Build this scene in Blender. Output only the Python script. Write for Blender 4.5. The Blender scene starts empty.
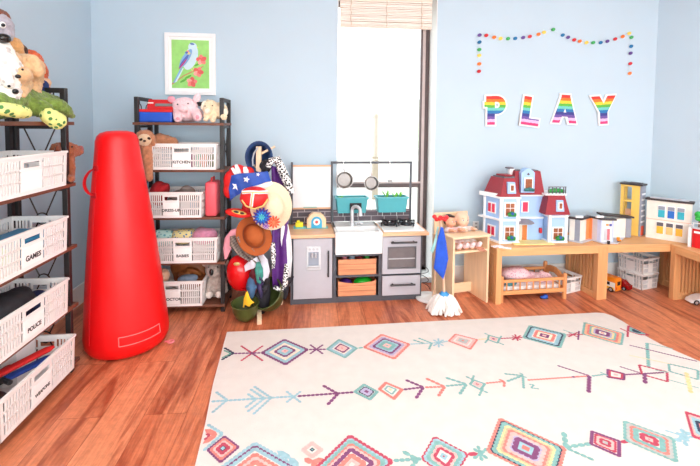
import bpy, bmesh, math, random
from mathutils import Vector, Matrix, Euler, noise
random.seed(7)
S = bpy.context.scene
COL = S.collection
PI = math.pi
V = Vector

# ---------------------------------------------------------------- materials
def lin(c):
    r = []
    for v in c[:3]:
        v = v / 255.0
        r.append(v / 12.92 if v <= .04045 else ((v + .055) / 1.055) ** 2.4)
    return (r[0], r[1], r[2], 1.0)

MATS = {}
def mat(name, c, rough=.5, var=.06, scale=18., bump=0., metal=0., spec=.5, stretch=None, emit=None, sheen=0., bscale=None):
    if name in MATS: return MATS[name]
    m = bpy.data.materials.new(name); m.use_nodes = True
    nt = m.node_tree; N = nt.nodes; L = nt.links
    b = N['Principled BSDF']
    b.inputs['Roughness'].default_value = rough
    b.inputs['Metallic'].default_value = metal
    b.inputs['Specular IOR Level'].default_value = spec
    if sheen: b.inputs['Sheen Weight'].default_value = sheen
    tc = N.new('ShaderNodeTexCoord')
    mp = N.new('ShaderNodeMapping')
    if stretch: mp.inputs['Scale'].default_value = stretch
    L.new(tc.outputs['Object'], mp.inputs['Vector'])
    nz = N.new('ShaderNodeTexNoise'); nz.inputs['Scale'].default_value = scale; nz.inputs['Detail'].default_value = 3
    L.new(mp.outputs['Vector'], nz.inputs['Vector'])
    cr = N.new('ShaderNodeValToRGB')
    a = lin(c)
    cr.color_ramp.elements[0].position = .3; cr.color_ramp.elements[1].position = .7
    cr.color_ramp.elements[0].color = tuple(x * (1 - var) for x in a[:3]) + (1,)
    cr.color_ramp.elements[1].color = tuple(min(1, x * (1 + var)) for x in a[:3]) + (1,)
    L.new(nz.outputs['Fac'], cr.inputs['Fac'])
    L.new(cr.outputs['Color'], b.inputs['Base Color'])
    if bump:
        bp = N.new('ShaderNodeBump'); bp.inputs['Strength'].default_value = bump; bp.inputs['Distance'].default_value = .01
        if bscale:
            n2 = N.new('ShaderNodeTexNoise'); n2.inputs['Scale'].default_value = bscale; n2.inputs['Detail'].default_value = 4
            L.new(mp.outputs['Vector'], n2.inputs['Vector']); L.new(n2.outputs['Fac'], bp.inputs['Height'])
        else: L.new(nz.outputs['Fac'], bp.inputs['Height'])
        L.new(bp.outputs['Normal'], b.inputs['Normal'])
    if emit:
        b.inputs['Emission Color'].default_value = a; b.inputs['Emission Strength'].default_value = emit
    MATS[name] = m
    return m

def fur(name, c, var=.16, scale=45.):
    return mat(name, c, rough=.95, var=var, scale=scale, bump=.7, spec=.15, sheen=.25, bscale=110.)
def wood(name, c, var=.14, axis='x', rough=.5):
    st = {'x': (1.5, 22, 22), 'y': (22, 1.5, 22), 'z': (22, 22, 1.5)}[axis]
    return mat(name, c, rough=rough, var=var, scale=2.2, stretch=st)

# ---------------------------------------------------------------- mesh builder
class MB:
    def __init__(s): s.bm = bmesh.new(); s.mi = 0
    def raw(s, vs, fs):
        v = [s.bm.verts.new(p) for p in vs]
        out = []
        for f in fs:
            try:
                q = s.bm.faces.new([v[i] for i in f]); q.material_index = s.mi; out.append(q)
            except ValueError: pass
        return v, out
    def hexa(s, p, bev=0., seg=2):
        v, f = s.raw(p, [(0, 3, 2, 1), (4, 5, 6, 7), (0, 1, 5, 4), (1, 2, 6, 5), (2, 3, 7, 6), (3, 0, 4, 7)])
        if bev:
            es = list({e for q in f for e in q.edges})
            r = bmesh.ops.bevel(s.bm, geom=es, offset=bev, segments=seg, profile=.5, affect='EDGES')
            for q in r['faces']: q.material_index = s.mi
        return s
    def box(s, x0, y0, z0, x1, y1, z1, bev=0., seg=2):
        return s.hexa([(x0, y0, z0), (x1, y0, z0), (x1, y1, z0), (x0, y1, z0), (x0, y0, z1), (x1, y0, z1), (x1, y1, z1), (x0, y1, z1)], bev, seg)
    def obox(s, c, size, rot=(0, 0, 0), bev=0., seg=2):
        M = Matrix.Translation(c) @ Euler(rot).to_matrix().to_4x4()
        a, b, d = (q / 2 for q in size)
        pts = [(-a, -b, -d), (a, -b, -d), (a, b, -d), (-a, b, -d), (-a, -b, d), (a, -b, d), (a, b, d), (-a, b, d)]
        return s.hexa([M @ V(p) for p in pts], bev, seg)
    def bar(s, p0, p1, w, t, up=(0, 0, 1), bev=0.):
        p0, p1 = V(p0), V(p1); d = (p1 - p0).normalized(); u = V(up)
        r = d.cross(u)
        if r.length < 1e-4: r = d.cross(V((1, 0, 0)))
        r.normalize(); u = r.cross(d).normalized()
        r = r * w / 2; u = u * t / 2
        return s.hexa([p0 - r - u, p0 + r - u, p1 + r - u, p1 - r - u, p0 - r + u, p0 + r + u, p1 + r + u, p1 - r + u], bev)
    def tube(s, pts, rad, n=8, closed=False, caps=True, flat=1.0, up=(0, 0, 1)):
        pts = [V(p) for p in pts]; k = len(pts)
        if not hasattr(rad, '__len__'): rad = [rad] * k
        rings = []; ref = None
        for i, p in enumerate(pts):
            if closed: d = pts[(i + 1) % k] - pts[i - 1]
            else: d = pts[min(i + 1, k - 1)] - pts[max(i - 1, 0)]
            d.normalize()
            if ref is None:
                u = V(up)
                if abs(d.dot(u)) > .97: u = V((0, 1, 0))
                ref = d.cross(u).normalized()
            else:
                ref = (ref - d * ref.dot(d)).normalized()
            w = d.cross(ref)
            rings.append([s.bm.verts.new(p + ref * math.cos(2 * PI * j / n) * rad[i] + w * math.sin(2 * PI * j / n) * rad[i] * flat) for j in range(n)])
        for i in range(k if closed else k - 1):
            A, B = rings[i], rings[(i + 1) % k]
            for j in range(n):
                f = s.bm.faces.new([A[j], A[(j + 1) % n], B[(j + 1) % n], B[j]]); f.material_index = s.mi
        if caps and not closed:
            for r in (rings[0], rings[-1]):
                f = s.bm.faces.new(r); f.material_index = s.mi
        return s
    def cyl(s, p0, p1, r0, r1=None, n=16): return s.tube([p0, p1], [r0, r0 if r1 is None else r1], n)
    def ring(s, c, R, r, axis='y', n=20, m=6):
        pts = []
        for i in range(n):
            a = 2 * PI * i / n; x, y = R * math.cos(a), R * math.sin(a)
            pts.append(V(c) + V({'y': (x, 0, y), 'x': (0, x, y), 'z': (x, y, 0)}[axis]))
        return s.tube(pts, r, m, closed=True)
    def ell(s, c, r, rot=(0, 0, 0), u=16, v=10, top=1.0, bot=-1.0):
        if not hasattr(r, '__len__'): r = (r, r, r)
        M = Matrix.Translation(c) @ Euler(rot).to_matrix().to_4x4()
        rows = []
        for i in range(v + 1):
            ph = -PI / 2 + PI * i / v
            z = math.sin(ph); q = math.cos(ph)
            if i in (0, v): rows.append([s.bm.verts.new(M @ V((0, 0, z * r[2])))])
            else: rows.append([s.bm.verts.new(M @ V((q * math.cos(2 * PI * j / u) * r[0], q * math.sin(2 * PI * j / u) * r[1], z * r[2]))) for j in range(u)])
        for i in range(v):
            A, B = rows[i], rows[i + 1]
            for j in range(u):
                k = (j + 1) % u
                if len(A) == 1: vs = [A[0], B[k], B[j]]
                elif len(B) == 1: vs = [A[j], A[k], B[0]]
                else: vs = [A[j], A[k], B[k], B[j]]
                f = s.bm.faces.new(vs); f.material_index = s.mi
        return s
    def lathe(s, prof, n=24, M=None, a0=0., a1=2 * PI, sx=1., sy=1.):
        M = M or Matrix.Identity(4)
        full = abs(a1 - a0 - 2 * PI) < 1e-6
        cnt = n if full else n + 1
        rows = []
        for r, z in prof:
            if r < 1e-6: rows.append([s.bm.verts.new(M @ V((0, 0, z)))])
            else: rows.append([s.bm.verts.new(M @ V((r * sx * math.cos(a0 + (a1 - a0) * j / n), r * sy * math.sin(a0 + (a1 - a0) * j / n), z))) for j in range(cnt)])
        for A, B in zip(rows, rows[1:]):
            for j in range(n):
                k = (j + 1) % cnt
                if len(A) == 1 and len(B) == 1: continue
                if len(A) == 1: vs = [A[0], B[k], B[j]]
                elif len(B) == 1: vs = [A[j], A[k], B[0]]
                else: vs = [A[j], A[k], B[k], B[j]]
                f = s.bm.faces.new(vs); f.material_index = s.mi
        return s
    def prism(s, poly, d0, d1, M=None, plane='xz', bev=0.):
        """poly: 2-D outline in the given plane, extruded between d0 and d1 along the third axis"""
        M = M or Matrix.Identity(4)
        f3 = {'xz': lambda a, b, d: (a, d, b), 'xy': lambda a, b, d: (a, b, d), 'yz': lambda a, b, d: (d, a, b)}[plane]
        A = [s.bm.verts.new(M @ V(f3(a, b, d0))) for a, b in poly]
        B = [s.bm.verts.new(M @ V(f3(a, b, d1))) for a, b in poly]
        n = len(poly); fs = [s.bm.faces.new(A), s.bm.faces.new(B[::-1])]
        for i in range(n): fs.append(s.bm.faces.new([A[i], B[i], B[(i + 1) % n], A[(i + 1) % n]]))
        for f in fs: f.material_index = s.mi
        if bev:
            es = list({e for q in fs[:2] for e in q.edges})
            r = bmesh.ops.bevel(s.bm, geom=es, offset=bev, segments=2, profile=.5, affect='EDGES')
            for q in r['faces']: q.material_index = s.mi
        return s
    def sheet(s, fn, nu, nv, thick=.004):
        """closed thin cloth: fn(u, v) -> point; given a real thickness along its normals"""
        P = [[V(fn(i / nu, j / nv)) for j in range(nv + 1)] for i in range(nu + 1)]
        def nrm(i, j):
            a = P[min(i + 1, nu)][j] - P[max(i - 1, 0)][j]; b = P[i][min(j + 1, nv)] - P[i][max(j - 1, 0)]
            n = a.cross(b); return n.normalized() if n.length > 1e-9 else V((0, 0, 1))
        A = [[s.bm.verts.new(P[i][j] + nrm(i, j) * thick / 2) for j in range(nv + 1)] for i in range(nu + 1)]
        B = [[s.bm.verts.new(P[i][j] - nrm(i, j) * thick / 2) for j in range(nv + 1)] for i in range(nu + 1)]
        def face(v):
            try:
                f = s.bm.faces.new(v); f.material_index = s.mi
            except ValueError: pass
        for i in range(nu):
            for j in range(nv):
                face([A[i][j], A[i + 1][j], A[i + 1][j + 1], A[i][j + 1]])
                face([B[i][j], B[i][j + 1], B[i + 1][j + 1], B[i + 1][j]])
            face([A[i][0], B[i][0], B[i + 1][0], A[i + 1][0]]); face([A[i + 1][nv], B[i + 1][nv], B[i][nv], A[i][nv]])
        for j in range(nv):
            face([A[0][j + 1], B[0][j + 1], B[0][j], A[0][j]]); face([A[nu][j], B[nu][j], B[nu][j + 1], A[nu][j + 1]])
        return s
    def build(s, name, mats, parent=None, smooth=35., loc=(0, 0, 0), rot=(0, 0, 0)):
        bmesh.ops.recalc_face_normals(s.bm, faces=s.bm.faces[:])
        me = bpy.data.meshes.new(name); s.bm.to_mesh(me); s.bm.free()
        for m in (mats if isinstance(mats, (list, tuple)) else [mats]): me.materials.append(m)
        if smooth:
            me.shade_smooth()
            if smooth < 180: me.set_sharp_from_angle(angle=math.radians(smooth))
        o = bpy.data.objects.new(name, me); COL.objects.link(o)
        o.location = loc; o.rotation_euler = rot
        if parent: o.parent = parent
        return o

def tag(o, label=None, cat=None, group=None, kind=None):
    if label: o['label'] = label
    if cat: o['category'] = cat
    if group: o['group'] = group
    if kind: o['kind'] = kind
    return o
def thing(name, label, cat, loc=(0, 0, 0), rz=0., group=None, rot=None):
    o = bpy.data.objects.new(name, None); COL.objects.link(o)
    o.empty_display_size = .05
    o.location = loc; o.rotation_euler = rot or (0, 0, rz)
    return tag(o, label, cat, group)
def dup(root, loc=None, rz=None, label=None, group=None, rot=None):
    r = root.copy(); COL.objects.link(r)
    if loc is not None: r.location = loc
    if rz is not None: r.rotation_euler = (0, 0, rz)
    if rot is not None: r.rotation_euler = rot
    if label: r['label'] = label
    if group: r['group'] = group
    for ch in list(root.children):
        c = ch.copy(); COL.objects.link(c); c.parent = r
        for g in list(ch.children):
            d = g.copy(); COL.objects.link(d); d.parent = c
    return r
def bake(o):
    dg = bpy.context.evaluated_depsgraph_get(); dg.update()
    me = bpy.data.meshes.new_from_object(o.evaluated_get(dg))
    o.modifiers.clear(); old = o.data; o.data = me; bpy.data.meshes.remove(old)
    me.shade_smooth()
    return o
def blob(name, shapes, m, parent=None, voxel=.006, smooth=6, disp=0., loc=(0, 0, 0), rot=(0, 0, 0)):
    """one continuous soft body: ('e', centre, radii[, rot]) and ('t', points, radii) shapes fused into one surface"""
    b = MB()
    for q in shapes:
        if q[0] == 'e': b.ell(q[1], q[2], q[3] if len(q) > 3 else (0, 0, 0))
        else:
            b.tube(q[1], q[2], 12)
            for p, r in ((q[1][0], q[2][0]), (q[1][-1], q[2][-1])): b.ell(p, r * .99, u=12, v=8)
    o = b.build(name, m, parent, smooth=180, loc=loc, rot=rot)
    md = o.modifiers.new('r', 'REMESH'); md.mode = 'VOXEL'; md.voxel_size = voxel; md.use_smooth_shade = True
    sm = o.modifiers.new('s', 'SMOOTH'); sm.iterations = smooth; sm.factor = .5
    bake(o)
    if disp:                                                      # tufted pile
        ns = [v.normal.copy() for v in o.data.vertices]
        for v, n in zip(o.data.vertices, ns): v.co += n * disp * (noise.noise(v.co * 75) + .7 * noise.noise(v.co * 150))
    return o
def text(name, body, size, m, parent=None, loc=(0, 0, 0), rot=(PI / 2, 0, 0), depth=.0006, sx=1.):
    cu = bpy.data.curves.new(name, 'FONT'); cu.body = body; cu.size = size; cu.extrude = depth; cu.offset = size * .03
    cu.align_x = 'CENTER'; cu.align_y = 'CENTER'
    o = bpy.data.objects.new(name, cu); COL.objects.link(o)
    dg = bpy.context.evaluated_depsgraph_get(); dg.update()
    me = bpy.data.meshes.new_from_object(o.evaluated_get(dg)); bpy.data.objects.remove(o); bpy.data.curves.remove(cu)
    o = bpy.data.objects.new(name, me); COL.objects.link(o); me.materials.clear(); me.materials.append(m)
    o.location = loc; o.rotation_euler = rot; o.scale = (sx, 1, 1)
    if parent: o.parent = parent
    return o
def disc_eye(mb, c, r): mb.ell(c, r, u=10, v=6)

# ---------------------------------------------------------------- camera (36 mm sensor, lens shift as in an upright interior photograph)
cam = bpy.data.cameras.new('camera'); co = bpy.data.objects.new('camera', cam); COL.objects.link(co); S.camera = co
cam.sensor_width = 36; cam.sensor_fit = 'HORIZONTAL'; cam.lens = 430 / 700 * 36
cam.shift_x = 0; cam.shift_y = -(233 - 146.11) / 700
cam.clip_start = .05; cam.clip_end = 300
RC = Matrix(((0.995980, -0.089050, 0.009700), (0.004980, -0.053075, -0.998578), (0.089438, 0.994612, -0.052418)))
Mx = Matrix((RC[0], -RC[1], -RC[2])).transposed().to_4x4()
Mx.translation = (0, 0, 1.35)
co.matrix_world = Mx
S.view_settings.view_transform = 'Standard'; S.view_settings.look = 'None'; S.view_settings.gamma = 1
S.view_settings.exposure = 0.0
S.view_settings.use_curve_mapping = False
S.cycles.use_denoising = True
S.cycles.max_bounces = 8; S.cycles.diffuse_bounces = 5; S.cycles.glossy_bounces = 4; S.cycles.transparent_max_bounces = 12
S.cycles.sample_clamp_indirect = 6
S.cycles.caustics_reflective = False; S.cycles.caustics_refractive = False

# ================================================================ ROOM
def wall_mat():
    m = mat('wall_paint', (192, 212, 225), rough=.75, var=.012, scale=3., bump=.03, spec=.3, bscale=220.)
    return m
WALL = wall_mat()
WHITE = mat('white_trim_paint', (236, 236, 234), rough=.45, var=.01)
CEIL = mat('ceiling_paint', (240, 240, 238), rough=.9, var=.01)

def floor_material():
    m = bpy.data.materials.new('laminate_floor'); m.use_nodes = True
    nt = m.node_tree; N = nt.nodes; L = nt.links; b = N['Principled BSDF']
    tc = N.new('ShaderNodeTexCoord')
    sp = N.new('ShaderNodeSeparateXYZ'); L.new(tc.outputs['Object'], sp.inputs[0])
    cb = N.new('ShaderNodeCombineXYZ'); L.new(sp.outputs['Y'], cb.inputs['X']); L.new(sp.outputs['X'], cb.inputs['Y'])
    def brick(c1, c2, mortar):
        k = N.new('ShaderNodeTexBrick'); k.offset = .37; k.offset_frequency = 2; k.squash = 1
        k.inputs['Scale'].default_value = 1; k.inputs['Brick Width'].default_value = 1.22; k.inputs['Row Height'].default_value = .19
        k.inputs['Mortar Size'].default_value = mortar; k.inputs['Mortar Smooth'].default_value = .2; k.inputs['Bias'].default_value = 0
        k.inputs['Color1'].default_value = c1; k.inputs['Color2'].default_value = c2; k.inputs['Mortar'].default_value = lin((160, 88, 60))
        L.new(cb.outputs[0], k.inputs['Vector']); return k
    base = brick(lin((228, 146, 106)), lin((208, 118, 80)), .0012)
    rnd = brick((0, 0, 0, 1), (1, 1, 1, 1), 0)
    # grain: long streaks, shifted per board
    mul = N.new('ShaderNodeVectorMath'); mul.operation = 'MULTIPLY_ADD'
    L.new(rnd.outputs['Color'], mul.inputs[0]); mul.inputs[1].default_value = (7.3, 3.1, 5.7)
    mp = N.new('ShaderNodeMapping'); mp.inputs['Scale'].default_value = (.9, 7.5, 1)
    L.new(cb.outputs[0], mp.inputs['Vector']); L.new(mp.outputs[0], mul.inputs[2])
    n1 = N.new('ShaderNodeTexNoise'); n1.inputs['Scale'].default_value = 1.5; n1.inputs['Detail'].default_value = 6; n1.inputs['Roughness'].default_value = .6; n1.inputs['Distortion'].default_value = .9
    L.new(mul.outputs[0], n1.inputs['Vector'])
    r1 = N.new('ShaderNodeValToRGB'); r1.color_ramp.elements[0].position = .46; r1.color_ramp.elements[1].position = .64
    r1.color_ramp.elements[0].color = (0, 0, 0, 1); r1.color_ramp.elements[1].color = (1, 1, 1, 1)
    L.new(n1.outputs['Fac'], r1.inputs['Fac'])
    m2 = N.new('ShaderNodeMapping'); m2.inputs['Scale'].default_value = (3, 70, 1); L.new(cb.outputs[0], m2.inputs['Vector'])
    n2 = N.new('ShaderNodeTexNoise'); n2.inputs['Scale'].default_value = 1.6; n2.inputs['Detail'].default_value = 4; n2.inputs['Distortion'].default_value = .4
    L.new(m2.outputs[0], n2.inputs['Vector'])
    r2 = N.new('ShaderNodeValToRGB'); r2.color_ramp.elements[0].position = .35; r2.color_ramp.elements[1].position = .75
    r2.color_ramp.elements[0].color = (.84, .82, .8, 1); r2.color_ramp.elements[1].color = (1.1, 1.1, 1.1, 1)
    L.new(n2.outputs['Fac'], r2.inputs['Fac'])
    mx = N.new('ShaderNodeMix'); mx.data_type = 'RGBA'
    L.new(r1.outputs[0], mx.inputs['Factor']); L.new(base.outputs['Color'], mx.inputs['A']); mx.inputs['B'].default_value = lin((142, 58, 32))
    mm = N.new('ShaderNodeMath'); mm.operation = 'MULTIPLY'; mm.inputs[1].default_value = .8
    L.new(r1.outputs[0], mm.inputs[0]); L.new(mm.outputs[0], mx.inputs['Factor'])
    m3 = N.new('ShaderNodeMix'); m3.data_type = 'RGBA'; m3.blend_type = 'MULTIPLY'; m3.inputs['Factor'].default_value = 1
    L.new(mx.outputs['Result'], m3.inputs['A']); L.new(r2.outputs[0], m3.inputs['B'])
    n4 = N.new('ShaderNodeTexNoise'); n4.inputs['Scale'].default_value = 26; n4.inputs['Detail'].default_value = 6; n4.inputs['Roughness'].default_value = .75
    L.new(tc.outputs['Object'], n4.inputs['Vector'])
    r4 = N.new('ShaderNodeMapRange'); r4.inputs['From Min'].default_value = .3; r4.inputs['From Max'].default_value = .7; r4.inputs['To Min'].default_value = .84; r4.inputs['To Max'].default_value = 1.14
    L.new(n4.outputs['Fac'], r4.inputs['Value'])
    m5 = N.new('ShaderNodeMix'); m5.data_type = 'RGBA'; m5.blend_type = 'MULTIPLY'; m5.inputs['Factor'].default_value = 1
    L.new(m3.outputs['Result'], m5.inputs['A']); L.new(r4.outputs[0], m5.inputs['B'])
    L.new(m5.outputs['Result'], b.inputs['Base Color'])
    b.inputs['Roughness'].default_value = .38
    bp = N.new('ShaderNodeBump'); bp.inputs['Strength'].default_value = .12; bp.inputs['Distance'].default_value = .003
    L.new(n2.outputs['Fac'], bp.inputs['Height']); L.new(bp.outputs[0], b.inputs['Normal'])
    return m
YB = 3.53                 # face of the back wall
XL = -1.70                # face of the left wall
CX = 2.99                 # back right corner
YF = -2.3                 # wall behind the camera
XR = 5.6                  # where the splayed right wall meets it
H = 2.62
m = MB(); m.prism([(XL - .2, YF - .2), (XR + .2, YF - .2), (XR + .2, YF), (CX + .25, YB + .3), (XL - .2, YB + .3)], -.1, 0, plane='xy')
tag(m.build('floor', floor_material(), smooth=0), kind='structure')
m = MB(); m.prism([(XL - .2, YF - .2), (XR + .2, YF - .2), (XR + .2, YF), (CX + .25, YB + .3), (XL - .2, YB + .3)], H, H + .1, plane='xy')
tag(m.build('ceiling', CEIL, smooth=0), kind='structure')
WX0, WX1, WZ0, WZ1 = .207, 1.033, .04, 2.40
m = MB()
m.box(XL - .2, YB, 0, WX0, YB + .24, H); m.box(WX1, YB, 0, CX + .12, YB + .24, H)
m.box(WX0, YB, 0, WX1, YB + .24, WZ0); m.box(WX0, YB, WZ1, WX1, YB + .24, H)
tag(m.build('wall_back', WALL, smooth=0), kind='structure')
m = MB(); m.box(XL - .2, YF - .2, 0, XL, YB, H); tag(m.build('wall_left', WALL, smooth=0), kind='structure')
rd = V((XR - CX, YF - YB, 0)).normalized(); rn = V((-rd.y, rd.x, 0))
rp0 = V((CX, YB, 0)); rp1 = V((XR, YF, 0))
if rn.x < 0: rn = -rn
m = MB(); q = [rp0, rp1, rp1 + rn * .15, rp0 + rn * .15]
m.prism([(p.x, p.y) for p in q], 0, H, plane='xy'); tag(m.build('wall_right', WALL, smooth=0), kind='structure')
# wall behind the camera, with the wide window that lights the room
m = MB()
FX0, FX1, FZ0, FZ1 = -1.5, 4.5, .45, 2.35
m.box(XL - .2, YF - .2, 0, FX0, YF, H); m.box(FX1, YF - .2, 0, XR + .2, YF, H); m.box(FX0, YF - .2, 0, FX1, YF, FZ0); m.box(FX0, YF - .2, FZ1, FX1, YF, H)
tag(m.build('wall_front', WALL, smooth=0), kind='structure')
# baseboards
m = MB(); m.box(XL, YF, 0, XL + .014, YB, .145, .003); tag(m.build('baseboard_left', WHITE, smooth=0), kind='structure')
m = MB(); m.box(XL + .014, YB - .014, 0, WX0, YB, .145, .003); m.box(WX1, YB - .014, 0, CX - .02, YB, .145, .003); tag(m.build('baseboard_back', WHITE, smooth=0), kind='structure')
m = MB(); a, b2 = rp0 - rn * .014, rp1 - rn * .014; m.prism([(a.x, a.y), (b2.x, b2.y), (rp1.x, rp1.y), (rp0.x, rp0.y)], 0, .145, plane='xy'); tag(m.build('baseboard_right', WHITE, smooth=0), kind='structure')

# windows
def glass_material():
    g = bpy.data.materials.new('window_glass'); g.use_nodes = True
    N = g.node_tree.nodes; L = g.node_tree.links
    N.remove(N['Principled BSDF']); out = N['Material Output']
    t = N.new('ShaderNodeBsdfTransparent'); t.inputs['Color'].default_value = (.96, .98, .98, 1)
    gl = N.new('ShaderNodeBsdfGlossy'); gl.inputs['Roughness'].default_value = .02
    nz = N.new('ShaderNodeTexNoise'); nz.inputs['Scale'].default_value = 2
    mr = N.new('ShaderNodeMapRange'); mr.inputs['To Min'].default_value = .03; mr.inputs['To Max'].default_value = .05
    L.new(nz.outputs['Fac'], mr.inputs['Value'])
    x = N.new('ShaderNodeMixShader'); L.new(mr.outputs[0], x.inputs['Fac']); L.new(t.outputs[0], x.inputs[1]); L.new(gl.outputs[0], x.inputs[2])
    L.new(x.outputs[0], out.inputs['Surface'])
    return g
GLASS = glass_material()
ALU = mat('bronze_aluminium_frame', (92, 78, 78), rough=.4, metal=.25)
ALU2 = mat('pale_aluminium_bead', (196, 180, 178), rough=.4)
w = thing('window_1', None, None, (0, 0, 0)); w['kind'] = 'structure'
m = MB(); y0 = YB + .2
m.box(.952, y0, WZ0, 1.033, y0 + .05, WZ1, .004); m.box(.13, y0, WZ0, .2, y0 + .05, WZ1, .004); m.box(.13, y0, WZ0, 1.033, y0 + .05, WZ0 + .05, .004); m.box(.13, y0, WZ1 - .05, 1.033, y0 + .05, WZ1, .004)
m.box(.2, y0 + .001, .788, .952, y0 + .049, .832, .004)
m.build('window_frame', ALU, w, smooth=0)
m = MB(); m.box(.966, y0 - .008, WZ0 + .01, .992, y0, WZ1 - .05, .003); m.box(.2, y0 - .008, .826, .966, y0, .842, .002); m.build('glazing_bead', ALU2, w, smooth=0)
m = MB(); m.box(.2, y0 + .02, WZ0 + .05, .952, y0 + .026, .788); m.box(.2, y0 + .02, .832, .952, y0 + .026, WZ1 - .05); m.build('glass_pane', GLASS, w, smooth=0)
w2 = thing('window_2', None, None, (0, 0, 0)); w2['kind'] = 'structure'
m = MB(); t = .06
m.box(FX0, YF - .14, FZ0, FX1, YF - .08, FZ0 + t); m.box(FX0, YF - .14, FZ1 - t, FX1, YF - .08, FZ1)
for i in range(5):
    x = FX0 + (FX1 - FX0 - t) * i / 4; m.box(x, YF - .14, FZ0, x + t, YF - .08, FZ1)
m.build('window_frame', ALU, w2, smooth=0)
m = MB(); m.box(FX0, YF - .113, FZ0, FX1, YF - .107, FZ1); m.build('glass_pane', GLASS, w2, smooth=0)

# outside the window: pale ground, a slope with shrubs and a post, nearly lost in the glare
gm = mat('sunlit_ground', (170, 166, 158), rough=.9, var=.08, scale=.6)
m = MB(); m.box(-60, YB + .5, -.35, 90, 120, -.25); tag(m.build('ground_outside', gm, smooth=0), kind='structure')
hm = mat('dry_hillside', (150, 158, 128), rough=.95, var=.3, scale=.35)
m = MB(); 
def hill(u, v):
    x = -30 + 90 * u; y = 28 + 34 * v
    return V((x, y, -.5 + (5.2 + 1.6 * math.sin(x * .13 + 1.) + .8 * math.sin(x * .31)) * math.sin(min(1., v * 1.0) * PI / 2)))
m.sheet(hill, 36, 10, .3); tag(m.build('hill_outside', hm), kind='structure')

t = thing('fence_post', 'pale wooden post outside the window, seen above the pans', 'post', (1.35, 9.0, -.25))
m = MB(); m.box(-.06, -.06, 0, .06, .06, 1.75, .01); m.build('post_body', wood('weathered_post', (150, 136, 118), .1, 'z', .8), t, smooth=0)
m = MB(); m.prism([(-.08, 1.75), (.08, 1.75), (0, 1.82)], -.08, .08); m.build('post_cap', wood('weathered_post', (150, 136, 118)), t, smooth=0)
# lights: daylight through the wide window behind the camera, and two ceiling panels
def area(name, loc, rot, sx, sy, power, col=(1, 1, 1)):
    l = bpy.data.lights.new(name, 'AREA'); l.shape = 'RECTANGLE'; l.size = sx; l.size_y = sy; l.energy = power; l.color = col
    o = bpy.data.objects.new(name, l); COL.objects.link(o); o.location = loc; o.rotation_euler = rot
    return o
W = bpy.data.worlds.new('world'); S.world = W; W.use_nodes = True
wn = W.node_tree.nodes; bg = wn['Background']; bg.inputs['Color'].default_value = (.93, .97, 1, 1); bg.inputs['Strength'].default_value = 4.5
area('window_daylight', (1.5, YF - .02, 1.4), (-PI / 2, 0, PI), 5.8, 1.8, 128, (1, .985, .96))
PANEL = mat('lit_diffuser', (255, 252, 245), emit=4.)
def ceiling_light(x, y, label):
    t = thing('ceiling_light', label, 'light', (x, y, H - .035), 0, 'ceiling light panels')
    m = MB(); m.box(-.62, -.32, .0, .62, -.3, .035); m.box(-.62, .3, 0, .62, .32, .035); m.box(-.62, -.3, 0, -.6, .3, .035); m.box(.6, -.3, 0, .62, .3, .035); m.build('frame', WHITE, t, smooth=0)
    m = MB(); m.box(-.6, -.3, .01, .6, .3, .03); m.build('diffuser', PANEL, t, smooth=0)
    area('panel_light', (x, y, H - .04), (0, 0, 0), 1.15, .55, 18, (1, .97, .93))
ceiling_light(-.2, .9, 'white ceiling light panel above the middle of the room')
ceiling_light(2.2, .9, 'white ceiling light panel towards the right hand wall')

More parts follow.
